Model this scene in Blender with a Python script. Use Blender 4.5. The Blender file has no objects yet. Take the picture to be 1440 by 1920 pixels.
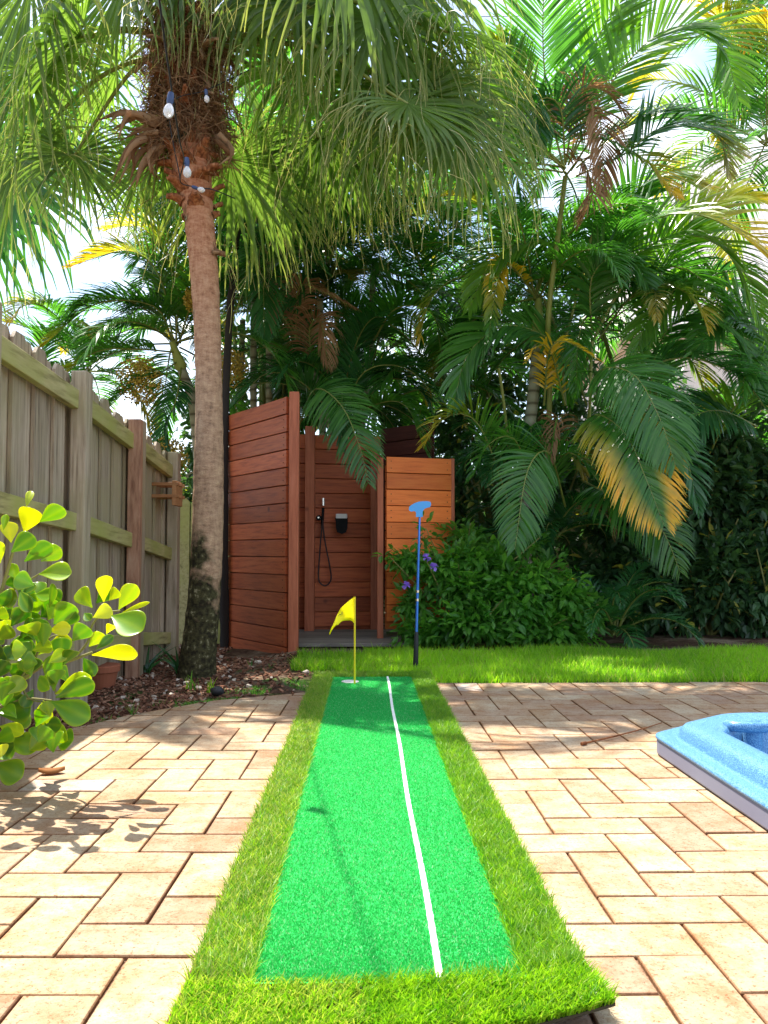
import bpy, math, random
import numpy as np
from mathutils import Vector, Matrix, Euler
R = math.radians
rng = np.random.default_rng(7)
random.seed(7)
scene = bpy.context.scene
col = scene.collection

# ------------------------------------------------------------------ camera
F = 1575.0; CAMZ = 0.65
cam = bpy.data.cameras.new("camera"); camo = bpy.data.objects.new("camera", cam); col.objects.link(camo)
camo.location = (0, 0, CAMZ)
camo.rotation_euler = (R(90 + 2.73), 0, R(-1.24))
cam.sensor_fit = 'VERTICAL'; cam.sensor_height = 36; cam.lens = 36 * F / 1920
cam.clip_start = 0.05; cam.clip_end = 2000
scene.camera = camo
CM = Euler(camo.rotation_euler).to_matrix()
def P(px, py, Y):
    d = CM @ Vector(((px - 720) / F, (960 - py) / F, -1))
    k = Y / d.y
    return np.array((d.x * k, Y, CAMZ + d.z * k))
def G(px, py, z=0.0):
    d = CM @ Vector(((px - 720) / F, (960 - py) / F, -1))
    k = (z - CAMZ) / d.z
    return np.array((d.x * k, d.y * k, z))

# ------------------------------------------------------------------ light
SUNV = Vector((-0.27, 0.44, 1.0)).normalized()
elev = math.asin(SUNV.z); azim = math.atan2(SUNV.x, SUNV.y)
w = bpy.data.worlds.new("World"); scene.world = w; w.use_nodes = True
nt = w.node_tree; nt.nodes.clear()
out = nt.nodes.new('ShaderNodeOutputWorld'); bg = nt.nodes.new('ShaderNodeBackground')
sky = nt.nodes.new('ShaderNodeTexSky'); sky.sky_type = 'NISHITA'; sky.sun_disc = False
sky.sun_elevation = elev; sky.sun_rotation = azim; sky.air_density = 1.0; sky.dust_density = 1.5; sky.ozone_density = 1.0
tc = nt.nodes.new('ShaderNodeTexCoord'); mp = nt.nodes.new('ShaderNodeMapping'); mp.inputs['Scale'].default_value = (1.6, 1.6, 4.0)
nz = nt.nodes.new('ShaderNodeTexNoise'); nz.inputs['Scale'].default_value = 1.7; nz.inputs['Detail'].default_value = 8
cr = nt.nodes.new('ShaderNodeValToRGB'); cr.color_ramp.elements[0].position = 0.47; cr.color_ramp.elements[1].position = 0.66
mx = nt.nodes.new('ShaderNodeMix'); mx.data_type = 'RGBA'
nt.links.new(tc.outputs['Generated'], mp.inputs['Vector']); nt.links.new(mp.outputs[0], nz.inputs['Vector'])
nt.links.new(nz.outputs['Fac'], cr.inputs[0]); nt.links.new(cr.outputs[0], mx.inputs[0])
nt.links.new(sky.outputs[0], mx.inputs[6]); mx.inputs[7].default_value = (7.0, 7.3, 7.7, 1)
nt.links.new(mx.outputs[2], bg.inputs['Color']); nt.links.new(bg.outputs[0], out.inputs[0])
bg.inputs['Strength'].default_value = 0.135
sl = bpy.data.lights.new("sun", 'SUN'); sl.energy = 5.0; sl.angle = R(0.55); sl.color = (1.0, 0.95, 0.86)
so = bpy.data.objects.new("sun", sl); col.objects.link(so)
so.rotation_euler = SUNV.to_track_quat('Z', 'Y').to_euler(); so.location = (-3, 5, 11)
vs = scene.view_settings; vs.view_transform = 'Standard'; vs.look = 'None'; vs.exposure = 1.22; vs.gamma = 1; vs.use_curve_mapping = False
scene.render.engine = 'CYCLES'
try:
    scene.cycles.max_bounces = 10; scene.cycles.diffuse_bounces = 5; scene.cycles.transmission_bounces = 8
except Exception: pass

# ------------------------------------------------------------------ mesh builder
class MB:
    def __init__(s): s.v = []; s.l = []; s.n = []; s.m = []; s.t = []; s.a = []; s.c = 0
    def add(s, v, f, mat=0, tint=0.5, age=0.0):
        v = np.asarray(v, float).reshape(-1, 3); nv = len(v)
        s.v.append(v)
        s.t.append(np.broadcast_to(np.asarray(tint, float).reshape(-1) if np.ndim(tint) else np.full(nv, tint), (nv,)))
        s.a.append(np.broadcast_to(np.asarray(age, float).reshape(-1) if np.ndim(age) else np.full(nv, age), (nv,)))
        if isinstance(f, np.ndarray):
            s.l.append((f + s.c).ravel()); s.n.append(np.full(len(f), f.shape[1])); s.m.append(np.full(len(f), mat))
        else:
            for q in f:
                s.l.append(np.array(q) + s.c); s.n.append(np.array([len(q)])); s.m.append(np.array([mat]))
        s.c += nv
    def build(s, name, mats, parent=None, smooth=False, bevel=0):
        me = bpy.data.meshes.new(name)
        v = np.concatenate(s.v); l = np.concatenate(s.l).astype(np.int32); n = np.concatenate(s.n).astype(np.int32); m = np.concatenate(s.m).astype(np.int32)
        me.vertices.add(len(v)); me.vertices.foreach_set('co', v.astype(np.float32).ravel())
        me.loops.add(len(l)); me.loops.foreach_set('vertex_index', l)
        me.polygons.add(len(n)); st = np.concatenate([[0], np.cumsum(n)[:-1]]).astype(np.int32)
        me.polygons.foreach_set('loop_start', st)
        try: me.polygons.foreach_set('loop_total', n)
        except Exception: pass
        me.polygons.foreach_set('material_index', m)
        me.polygons.foreach_set('use_smooth', np.full(len(n), bool(smooth)))
        for nm, arr in (('tint', s.t), ('age', s.a)):
            at = me.attributes.new(nm, 'FLOAT', 'POINT'); at.data.foreach_set('value', np.concatenate(arr).astype(np.float32))
        me.update(calc_edges=True); me.validate()
        for mm in (mats if isinstance(mats, (list, tuple)) else [mats]): me.materials.append(mm)
        o = bpy.data.objects.new(name, me); col.objects.link(o)
        if parent is not None:
            o.parent = parent; o.matrix_parent_inverse = Matrix.Translation(-Vector(parent.location))
        if bevel:
            b = o.modifiers.new('bevel', 'BEVEL'); b.width = bevel; b.segments = 2; b.limit_method = 'ANGLE'
        return o
def tag(o, label=None, cat=None, group=None, kind=None):
    if label: o['label'] = label
    if cat: o['category'] = cat
    if group: o['group'] = group
    if kind: o['kind'] = kind
    return o
def thing(name, label, cat, loc, group=None):
    o = bpy.data.objects.new(name, None); col.objects.link(o); o.location = tuple(float(c) for c in loc); o.empty_display_size = .1
    return tag(o, label, cat, group)
def nrm(a):
    a = np.asarray(a, float); return a / np.maximum(np.linalg.norm(a, axis=-1, keepdims=True), 1e-9)
BOXF = [(0, 1, 3, 2), (4, 6, 7, 5), (0, 4, 5, 1), (2, 3, 7, 6), (0, 2, 6, 4), (1, 5, 7, 3)]
def box(mb, c, ax, h, mat=0, tint=.5, age=0):
    ax = [np.asarray(a, float) for a in ax]; v = []
    for i in (-1, 1):
        for j in (-1, 1):
            for k in (-1, 1): v.append(np.asarray(c, float) + ax[0] * h[0] * i + ax[1] * h[1] * j + ax[2] * h[2] * k)
    mb.add(v, BOXF, mat, tint, age)
XYZ = np.eye(3)
def spline(pts, n):
    pts = np.asarray(pts, float); m = len(pts)
    if m == 2: return pts[0] + (pts[1] - pts[0]) * np.linspace(0, 1, n)[:, None]
    ext = np.vstack([2 * pts[0] - pts[1], pts, 2 * pts[-1] - pts[-2]])
    res = []
    for u in np.linspace(0, m - 1 - 1e-6, n):
        i = int(u); t = u - i; a, b, c, d = ext[i:i + 4]
        res.append(.5 * ((2 * b) + (c - a) * t + (2 * a - 5 * b + 4 * c - d) * t * t + (-a + 3 * b - 3 * c + d) * t ** 3))
    return np.array(res)
def tube(mb, pts, rad, n=8, mat=0, tint=.5, age=0, cap=True, wob=0):
    pts = np.asarray(pts, float); K = len(pts); rad = np.broadcast_to(rad, (K,)).astype(float)
    T = nrm(np.gradient(pts, axis=0)); up = np.array((0, 0, 1.)) if abs(T[0][2]) < .9 else np.array((0, 1., 0))
    A = nrm(np.cross(T, up)); B = np.cross(T, A)
    th = np.linspace(0, 2 * np.pi, n, endpoint=False)
    r = rad[:, None] * (1 + wob * rng.normal(size=(K, n)))
    v = pts[:, None] + r[..., None] * (A[:, None] * np.cos(th)[None, :, None] + B[:, None] * np.sin(th)[None, :, None])
    i = np.arange(K - 1)[:, None] * n; j = np.arange(n)[None]; j2 = (j + 1) % n
    f = np.stack([i + j, i + j2, i + n + j2, i + n + j], -1).reshape(-1, 4)
    mb.add(v, f, mat, tint, age)
    if cap:
        mb.add(v[0], [tuple(range(n))[::-1]], mat, tint if not np.ndim(tint) else .5, age if not np.ndim(age) else 0.); mb.add(v[-1], [tuple(range(n))], mat, tint if not np.ndim(tint) else .5, age if not np.ndim(age) else 0.)
def strips(mb, C, S, W, mat=0, tint=None, age=None, fold=0, N=None):
    """C (M,K,3) centre lines, S side vectors, W widths (M,K) half widths"""
    M, K, _ = C.shape
    if tint is None: tint = rng.random(M)
    T = np.broadcast_to(np.asarray(tint)[:, None], (M, K))
    Ag = np.zeros((M, K)) if age is None else np.broadcast_to(age, (M, K))
    if fold and N is not None:
        v = np.stack([C + S * W[..., None] + N * (fold * W)[..., None], C, C - S * W[..., None] + N * (fold * W)[..., None]], 2); nn = 3
    else:
        v = np.stack([C + S * W[..., None], C - S * W[..., None]], 2); nn = 2
    base = (np.arange(M) * K * nn)[:, None, None] + (np.arange(K - 1) * nn)[None, :, None] + np.arange(nn - 1)[None, None]
    f = np.stack([base, base + 1, base + nn + 1, base + nn], -1).reshape(-1, 4)
    mb.add(v, f, mat, np.repeat(T[..., None], nn, 2).ravel(), np.repeat(Ag[..., None], nn, 2).ravel())

# ------------------------------------------------------------------ materials
def mat(name): 
    m = bpy.data.materials.new(name); m.use_nodes = True; n = m.node_tree; n.nodes.clear()
    o = n.nodes.new('ShaderNodeOutputMaterial'); return m, n, o
def nd(n, t, **kw):
    x = n.nodes.new(t)
    for k, v in kw.items(): setattr(x, k, v)
    return x
def ramp(n, src, stops):
    c = nd(n, 'ShaderNodeValToRGB'); e = c.color_ramp.elements
    e[0].position, e[0].color = stops[0][0], (*stops[0][1], 1); e[1].position, e[1].color = stops[-1][0], (*stops[-1][1], 1)
    for p, cc in stops[1:-1]:
        x = e.new(p); x.color = (*cc, 1)
    n.links.new(src, c.inputs[0]); return c.outputs[0]
def attr(n, a): return nd(n, 'ShaderNodeAttribute', attribute_name=a).outputs['Fac']
def noise(n, scale, detail=4, vec=None, sc=(1, 1, 1), rough=.55):
    t = nd(n, 'ShaderNodeTexCoord'); m = nd(n, 'ShaderNodeMapping'); m.inputs['Scale'].default_value = sc
    x = nd(n, 'ShaderNodeTexNoise'); x.inputs['Scale'].default_value = scale; x.inputs['Detail'].default_value = detail; x.inputs['Roughness'].default_value = rough
    n.links.new(vec or t.outputs['Object'], m.inputs[0]); n.links.new(m.outputs[0], x.inputs['Vector']); return x.outputs['Fac']
def mixc(n, f, a, b, mode='MIX'):
    x = nd(n, 'ShaderNodeMix', data_type='RGBA', blend_type=mode)
    for i, s in ((0, f), (6, a), (7, b)):
        if isinstance(s, (int, float)): x.inputs[i].default_value = s
        elif isinstance(s, tuple): x.inputs[i].default_value = (*s, 1)
        else: n.links.new(s, x.inputs[i])
    return x.outputs[2]
def bsdf(n, o, colr, rough=.6, bump=None, bs=.3, bd=.01, spec=.5, metal=0, coat=0, normal_in=None):
    b = nd(n, 'ShaderNodeBsdfPrincipled')
    if isinstance(colr, tuple): b.inputs['Base Color'].default_value = (*colr, 1)
    else: n.links.new(colr, b.inputs['Base Color'])
    b.inputs['Roughness'].default_value = rough; b.inputs['Specular IOR Level'].default_value = spec; b.inputs['Metallic'].default_value = metal; b.inputs['Coat Weight'].default_value = coat
    if bump is not None:
        u = nd(n, 'ShaderNodeBump'); u.inputs['Strength'].default_value = bs; u.inputs['Distance'].default_value = bd
        n.links.new(bump, u.inputs['Height']); n.links.new(u.outputs[0], b.inputs['Normal'])
    n.links.new(b.outputs[0], o.inputs[0]); return b
def leafmat(name, dark, light, old=((.75, .42, .03)), trans=.45, rough=.38, spec=.5, tcol=None, mott=.25):
    m, n, o = mat(name)
    c = ramp(n, attr(n, 'tint'), [(0, dark), (1, light)])
    c = mixc(n, attr(n, 'age'), c, ramp(n, noise(n, 9, 3), [(.3, tuple(x * .75 for x in old)), (.7, old)]))
    c = mixc(n, mott, c, ramp(n, noise(n, 14, 3), [(.3, (.25, .25, .25)), (.7, (1.0, 1.0, 1.0))]), 'MULTIPLY')
    b = nd(n, 'ShaderNodeBsdfPrincipled'); n.links.new(c, b.inputs['Base Color']); b.inputs['Roughness'].default_value = rough; b.inputs['Specular IOR Level'].default_value = spec
    t = nd(n, 'ShaderNodeBsdfTranslucent')
    hs = mixc(n, .8, c, tcol or (1.3, 1.35, .45), 'MULTIPLY'); g = nd(n, 'ShaderNodeMix', data_type='RGBA', blend_type='MULTIPLY'); g.inputs[0].default_value = 1; g.inputs[7].default_value = (1.9, 1.9, 1.9, 1)
    n.links.new(hs, g.inputs[6]); n.links.new(g.outputs[2], t.inputs[0])
    s = nd(n, 'ShaderNodeMixShader'); s.inputs[0].default_value = trans
    n.links.new(b.outputs[0], s.inputs[1]); n.links.new(t.outputs[0], s.inputs[2]); n.links.new(s.outputs[0], o.inputs[0]); return m
def wood(name, stops, sc=(3, 3, 40), rough=.7, knots=True, axis='Z', weather=None):
    m, n, o = mat(name)
    g = noise(n, 6, 6, sc=sc, rough=.65)
    c = ramp(n, g, stops)
    tn = nd(n, 'ShaderNodeMapRange'); tn.inputs[3].default_value = .72; tn.inputs[4].default_value = 1.22; n.links.new(attr(n, 'tint'), tn.inputs[0])
    cc = nd(n, 'ShaderNodeCombineColor'); [n.links.new(tn.outputs[0], cc.inputs[i]) for i in range(3)]
    c = mixc(n, 1.0, c, cc.outputs[0], 'MULTIPLY')
    if weather: c = mixc(n, ramp(n, noise(n, 2.5, 5), [(.42, (0, 0, 0)), (.68, (1, 1, 1))]), c, weather)
    if knots:
        v = nd(n, 'ShaderNodeTexVoronoi'); v.inputs['Scale'].default_value = 3.3
        t = nd(n, 'ShaderNodeTexCoord'); n.links.new(t.outputs['Object'], v.inputs['Vector'])
        c = mixc(n, ramp(n, v.outputs['Distance'], [(.03, (.8, .8, .8)), (.09, (0, 0, 0))]), c, tuple(x * .35 for x in stops[0][1]))
    bsdf(n, o, c, rough, g, .35, .004, spec=.3); return m

M = {}
M['palm'] = leafmat('palm_leaf', (.026, .12, .024), (.095, .28, .034), old=(.82, .52, .04), trans=.42, rough=.30, spec=.6)
M['palmbright'] = leafmat('palm_leaf_bright', (.07, .20, .018), (.17, .34, .03), old=(.74, .56, .05), trans=.45, rough=.32)  # bright green leaf tone, also stands in for sunlit fronds
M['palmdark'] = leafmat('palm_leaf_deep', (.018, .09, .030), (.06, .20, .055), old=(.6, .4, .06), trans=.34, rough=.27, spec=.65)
M['fan'] = leafmat('fan_palm_leaf', (.08, .15, .035), (.20, .31, .07), old=(.46, .42, .15), trans=.52, rough=.42)
M['dead'] = leafmat('dry_leaf', (.20, .10, .045), (.42, .27, .15), old=(.5, .2, .06), trans=.25, rough=.8, spec=.1, tcol=(1.2, .9, .6))
M['stalk'] = leafmat('palm_stalk', (.16, .2, .04), (.33, .36, .08), old=(.45, .22, .05), trans=0.05)
M['thread'] = leafmat('leaf_thread', (.42, .40, .18), (.68, .60, .32), trans=.3, spec=.2)
M['fruit'] = leafmat('palm_fruit', (.42, .28, .03), (.68, .50, .08), trans=.15, rough=.5)
M['clusia'] = leafmat('thick_round_leaf', (.06, .17, .02), (.22, .42, .02), old=(.58, .62, .02), trans=.42, rough=.28, spec=.5, tcol=(1.5, 1.35, .3), mott=.08)  # old is the yellow painted on backlit leaves
M['shrub'] = leafmat('shrub_leaf', (.04, .16, .025), (.17, .40, .06), trans=.45)
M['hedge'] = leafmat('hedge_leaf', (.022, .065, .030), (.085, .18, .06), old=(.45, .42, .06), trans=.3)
M['grass'] = leafmat('lawn_grass', (.12, .29, .015), (.34, .58, .03), old=(.5, .45, .18), trans=.45, rough=.5, spec=.3)
M['turf'] = leafmat('artificial_turf', (.07, .23, .007), (.26, .44, .018), old=(.46, .48, .12), trans=.4, rough=.45, spec=.35)
M['flower'] = leafmat('violet_petal', (.35, .2, .75), (.5, .32, .85), trans=.3, tcol=(1, .9, 1.2))
M['branch'] = leafmat('green_branch', (.20, .20, .05), (.30, .27, .08), trans=.02, rough=.7)
def simple(name, c, rough=.5, **k):
    m, n, o = mat(name); bsdf(n, o, c, rough, **k); return m
M['fence'] = wood('weathered_fence_wood', [(.30, (.14, .10, .06)), (.45, (.36, .28, .20)), (.70, (.56, .46, .34))], sc=(9, 9, .5), weather=(.33, .28, .16))
M['fencegreen'] = wood('olive_fence_wood', [(.30, (.16, .13, .05)), (.5, (.40, .35, .15)), (.75, (.54, .47, .24))], sc=(6, .6, 6), weather=(.34, .34, .09), knots=False)  # weathered olive wood with a yellow-green lit tone put into the colour
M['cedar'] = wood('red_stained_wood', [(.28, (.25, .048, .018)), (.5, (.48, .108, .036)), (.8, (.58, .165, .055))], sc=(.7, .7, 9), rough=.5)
M['cedarlit'] = wood('sunlit_stained_wood', [(.2, (.50, .095, .018)), (.5, (.78, .185, .034)), (.8, (.84, .25, .055))], sc=(.7, .7, 9), rough=.5)  # sunlit copy of the red stain, sunshine put into the colour
M['cedarpost'] = wood('red_stained_post', [(.2, (.22, .05, .02)), (.5, (.42, .12, .055)), (.8, (.52, .17, .09))], sc=(9, 9, .7), rough=.5)
M['deck'] = wood('grey_deck_wood', [(.2, (.10, .085, .07)), (.5, (.2, .17, .14)), (.8, (.3, .26, .22))], sc=(.8, 9, 3), rough=.8)
M['rackwood'] = wood('orange_rack_wood', [(.2, (.35, .14, .05)), (.8, (.62, .32, .14))], sc=(1, 6, 6), knots=False)
# trunk
m, n, o = mat('palm_bark')
g = noise(n, 11, 7, sc=(1.6, 1.6, 3.6), rough=.8); g2 = noise(n, 12, 6, sc=(4, 4, 1.0), rough=.7)
gm = nd(n, 'ShaderNodeMix'); gm.inputs[0].default_value = .35; n.links.new(g, gm.inputs[2]); n.links.new(g2, gm.inputs[3])
c = ramp(n, gm.outputs[0], [(.37, (.10, .045, .025)), (.46, (.40, .21, .12)), (.60, (.68, .44, .27))])
tcn = nd(n, 'ShaderNodeTexCoord'); sx = nd(n, 'ShaderNodeSeparateXYZ'); n.links.new(tcn.outputs['Object'], sx.inputs[0])
hh = nd(n, 'ShaderNodeMapRange'); hh.inputs[1].default_value = 1.6; hh.inputs[2].default_value = 3.0; n.links.new(sx.outputs[2], hh.inputs[0])
c = mixc(n, hh.outputs[0], mixc(n, .35, c, (.46, .34, .23)), mixc(n, .45, c, (.50, .13, .04)))
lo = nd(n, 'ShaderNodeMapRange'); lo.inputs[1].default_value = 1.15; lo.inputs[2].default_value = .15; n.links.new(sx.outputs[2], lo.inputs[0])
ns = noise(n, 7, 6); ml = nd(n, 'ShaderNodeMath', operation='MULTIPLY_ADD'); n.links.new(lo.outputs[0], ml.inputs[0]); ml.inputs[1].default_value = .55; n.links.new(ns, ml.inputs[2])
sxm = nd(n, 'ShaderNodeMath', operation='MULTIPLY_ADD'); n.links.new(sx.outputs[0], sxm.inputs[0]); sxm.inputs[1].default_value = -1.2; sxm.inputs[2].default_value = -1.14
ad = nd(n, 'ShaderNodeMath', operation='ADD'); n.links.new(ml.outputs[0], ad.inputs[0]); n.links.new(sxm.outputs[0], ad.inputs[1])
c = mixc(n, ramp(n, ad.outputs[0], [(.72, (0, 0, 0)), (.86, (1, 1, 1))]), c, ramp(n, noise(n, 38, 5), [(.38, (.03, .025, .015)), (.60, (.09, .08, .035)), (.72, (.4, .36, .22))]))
bsdf(n, o, c, .9, g, .8, .02, spec=.1); M['bark'] = m
m, n, o = mat('palm_ringed_stem')
wv = nd(n, 'ShaderNodeTexWave', bands_direction='Z'); wv.inputs['Scale'].default_value = 3.2; wv.inputs['Distortion'].default_value = 1.0
tcn = nd(n, 'ShaderNodeTexCoord'); n.links.new(tcn.outputs['Object'], wv.inputs[0])
c = ramp(n, wv.outputs['Fac'], [(0, (.13, .12, .07)), (.2, (.34, .33, .22)), (1, (.42, .42, .30))])
c = mixc(n, attr(n, 'age'), c, (.36, .42, .10)); bsdf(n, o, c, .6, wv.outputs['Fac'], .3, .01); M['ring'] = m
m, n, o = mat('boot_fibre'); g = noise(n, 12, 6, sc=(4, 4, 1))
bsdf(n, o, ramp(n, g, [(.3, (.09, .03, .015)), (.55, (.32, .12, .05)), (.75, (.50, .25, .12))]), .9, g, .8, .01, spec=.1); M['boot'] = m
# paver
m, n, o = mat('paver_concrete')
t = attr(n, 'tint'); c = ramp(n, t, [(0, (.39, .285, .205)), (.35, (.45, .345, .24)), (.7, (.48, .385, .265)), (.93, (.52, .43, .30)), (1, (.53, .48, .43))])
st = ramp(n, noise(n, 5, 7, rough=.75), [(.40, (1, 1, 1)), (.62, (.80, .62, .48))]); c = mixc(n, .9, c, st, 'MULTIPLY')
st = ramp(n, noise(n, 22, 6, rough=.8), [(.50, (1, 1, 1)), (.60, (.72, .52, .38)), (.66, (1, 1, 1))]); c = mixc(n, .55, c, st, 'MULTIPLY')
sp = ramp(n, noise(n, 120, 5, rough=.8), [(.36, (.42, .28, .20)), (.45, (1, 1, 1))]); c = mixc(n, .9, c, sp, 'MULTIPLY')
e = ramp(n, attr(n, 'age'), [(0, (1, 1, 1)), (.5, (.85, .70, .58)), (1, (.42, .27, .18))]); c = mixc(n, 1.0, c, e, 'MULTIPLY')
g = noise(n, 160, 5, rough=.7); bsdf(n, o, c, .9, g, .55, .004, spec=.15); M['paver'] = m
m, n, o = mat('joint_sand'); g = noise(n, 120, 4); bsdf(n, o, ramp(n, g, [(.35, (.09, .055, .035)), (.7, (.29, .19, .125))]), 1, g, .8, .006, spec=0); M['joint'] = m
# soil
m, n, o = mat('garden_soil'); g = noise(n, 30, 6, rough=.7); c = ramp(n, g, [(.3, (.035, .022, .014)), (.55, (.12, .07, .045)), (.75, (.24, .16, .11))])
g3 = ramp(n, noise(n, 2.2, 5), [(.48, (0, 0, 0)), (.62, (1, 1, 1))]); c = mixc(n, g3, c, ramp(n, noise(n, 50, 5), [(.3, (.14, .10, .07)), (.7, (.42, .32, .22))]))
g4 = ramp(n, noise(n, 3.1, 4), [(.56, (0, 0, 0)), (.66, (1, 1, 1))]); c = mixc(n, g4, c, ramp(n, noise(n, 60, 4), [(.3, (.03, .06, .012)), (.7, (.10, .16, .04))]))
bsdf(n, o, c, 1, g, .9, .03, spec=.05); M['soil'] = m
m, n, o = mat('mulch_chip'); c = ramp(n, attr(n, 'tint'), [(0, (.06, .025, .015)), (.5, (.22, .10, .06)), (.85, (.34, .18, .11)), (1, (.62, .52, .42))]); bsdf(n, o, c, .9, spec=.1); M['chip'] = m
m, n, o = mat('putting_felt')
g = noise(n, 420, 3, rough=.6); g2 = noise(n, 900, 2)
c = ramp(n, g, [(.32, (.012, .33, .060)), (.5, (.022, .41, .082)), (.68, (.05, .48, .12))])
bsdf(n, o, c, .85, g2, .6, .003, spec=.15); M['felt'] = m
M['feltblade'] = leafmat('felt_fibre', (.014, .33, .055), (.045, .47, .11), old=(.34, .62, .33), trans=.25, rough=.6, spec=.2, tcol=(1, 1, 1), mott=0)
M['whiteline'] = simple('white_line_pile', (.82, .84, .80), .9)
M['cup'] = simple('white_cup', (.7, .7, .68), .4)
M['backing'] = simple('dark_mat_backing', (.03, .028, .015), .9)
M['yellow'] = leafmat('yellow_flag_cloth', (.88, .80, .01), (.90, .84, .015), trans=.45, rough=.6, tcol=(1, 1, 1), mott=0)
M['yellowpole'] = simple('yellow_plastic', (.85, .66, .015), .4)
M['ink'] = simple('black_ink', (.02, .05, .03), .8)
M['putblue'] = simple('blue_plastic', (.03, .33, .78), .3, coat=.3)
M['shaft'] = simple('blue_painted_steel', (.03, .20, .75), .18, metal=.45, coat=.6)
M['steel'] = simple('bright_steel', (.75, .78, .8), .2, metal=1)
M['grip'] = simple('black_rubber', (.015, .016, .02), .6)
m, n, o = mat('speckled_blue_shell'); g = noise(n, 340, 2, rough=.5)
c = ramp(n, g, [(.40, (.04, .14, .33)), (.5, (.075, .22, .42)), (.60, (.19, .40, .58))]); bsdf(n, o, c, .38, noise(n, 150, 2), .25, .004, spec=.5); M['tub'] = m
M['tubside'] = simple('grey_tub_skirt', (.20, .22, .32), .55)
M['black'] = simple('black_plastic', (.006, .006, .007), .7, spec=.2)
M['white'] = simple('white_plastic', (.75, .75, .76), .45)
M['chrome'] = simple('chrome', (.8, .8, .8), .15, metal=1)
m, n, o = mat('bulb_glass'); b = bsdf(n, o, (.95, .96, 1.0), .12); b.inputs['Transmission Weight'].default_value = .35; M['bulb'] = m
M['socket'] = simple('navy_socket', (.03, .06, .16), .45)
M['wire'] = simple('black_cable', (.01, .01, .01), .7)
M['terracotta'] = simple('terracotta', (.33, .10, .045), .8)
M['stone'] = simple('black_stone', (.02, .02, .022), .6)
m, n, o = mat('pale_stucco'); g = noise(n, 60, 4); bsdf(n, o, ramp(n, g, [(.3, (.86, .78, .75)), (.7, (.92, .84, .81))]), .9, g, .3, .01); M['stucco'] = m
m, n, o = mat('pale_roof_tile'); wv = nd(n, 'ShaderNodeTexWave', bands_direction='X'); wv.inputs['Scale'].default_value = 2.5
tcn = nd(n, 'ShaderNodeTexCoord'); n.links.new(tcn.outputs['Object'], wv.inputs[0]); bsdf(n, o, ramp(n, wv.outputs['Fac'], [(0, (.72, .64, .60)), (1, (.88, .80, .76))]), .9, wv.outputs['Fac'], .6, .03); M['roof'] = m
M['glass'] = simple('dark_window', (.05, .06, .07), .08)
M['bed'] = M['soil']

# ------------------------------------------------------------------ ground
TUB = dict(x0=.930, y1=2.93, x1=2.95, y0=.95)
def ground_z(x, y):
    s = np.clip((-.45 - x) / .7, 0, 1) * np.clip((y - 2.9) / 1.6, 0, 1)
    z = -.012 - .09 * s * (2 - s) * .75
    z = z + .012 * np.sin(x * 7.1 + 1) * np.sin(y * 5.3) * (y > 3.6) * (x < .2)
    z = np.where((x > TUB['x0'] + .09) & (x < TUB['x1'] - .09) & (y > TUB['y0'] + .09) & (y < TUB['y1'] - .09), -.75, z)
    return z
gx = np.unique(np.concatenate([[-400, -100, -30, -12, -8], np.arange(-6, 7, .1), [8, 12, 30, 100, 400]]))
gy = np.unique(np.concatenate([[-400, -100, -30, -12, -6], np.arange(-3, 12, .1), [14, 20, 40, 100, 400]]))
X, Y = np.meshgrid(gx, gy); mb = MB(); nx = len(gx); ny = len(gy)
i = np.arange(ny - 1)[:, None] * nx + np.arange(nx - 1)[None]; f = np.stack([i, i + 1, i + nx + 1, i + nx], -1).reshape(-1, 4)
mb.add(np.stack([X, Y, ground_z(X, Y)], -1), f)
tag(mb.build('garden_ground', M['soil'], smooth=True), kind='structure', label='bare garden soil under the mulch and the planting')

# patio of herringbone pavers ------------------------------------------
W_ = .1172
def clip(poly, a, b):          # keep the part right of a->b
    res = []; n_ = np.array((b[1] - a[1], -(b[0] - a[0])))
    d = [np.dot(np.array(p) - a, n_) for p in poly]
    for k in range(len(poly)):
        p, q = np.array(poly[k]), np.array(poly[(k + 1) % len(poly)]); dp, dq = d[k], d[(k + 1) % len(poly)]
        if dp >= 0: res.append(p)
        if dp * dq < 0: res.append(p + (q - p) * dp / (dp - dq))
    return res
def area(p):
    p = np.array(p); x, y = p[:, 0], p[:, 1]; return .5 * np.sum(x * np.roll(y, -1) - np.roll(x, -1) * y)
LEFT = [np.array(q) for q in ((-1.9, 1.5), (-1.6, 2.2), (-1.2, 2.95), (-.95, 3.4), (-.66, 3.74), (-.3, 3.93), (.08, 4.02))]
octo = [(TUB['x0'], TUB['y0']), (TUB['x0'], 2.66), (1.19, TUB['y1']), (TUB['x1'], TUB['y1']), (TUB['x1'], TUB['y0'])]
def in_tub(c): 
    x, y = c; return TUB['x0'] + .01 < x < TUB['x1'] - .01 and TUB['y0'] + .01 < y < TUB['y1'] - .01 and (x - TUB['x0']) * .2 + (TUB['y1'] - .2 - y) * .245 > .004
mb = MB()
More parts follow.
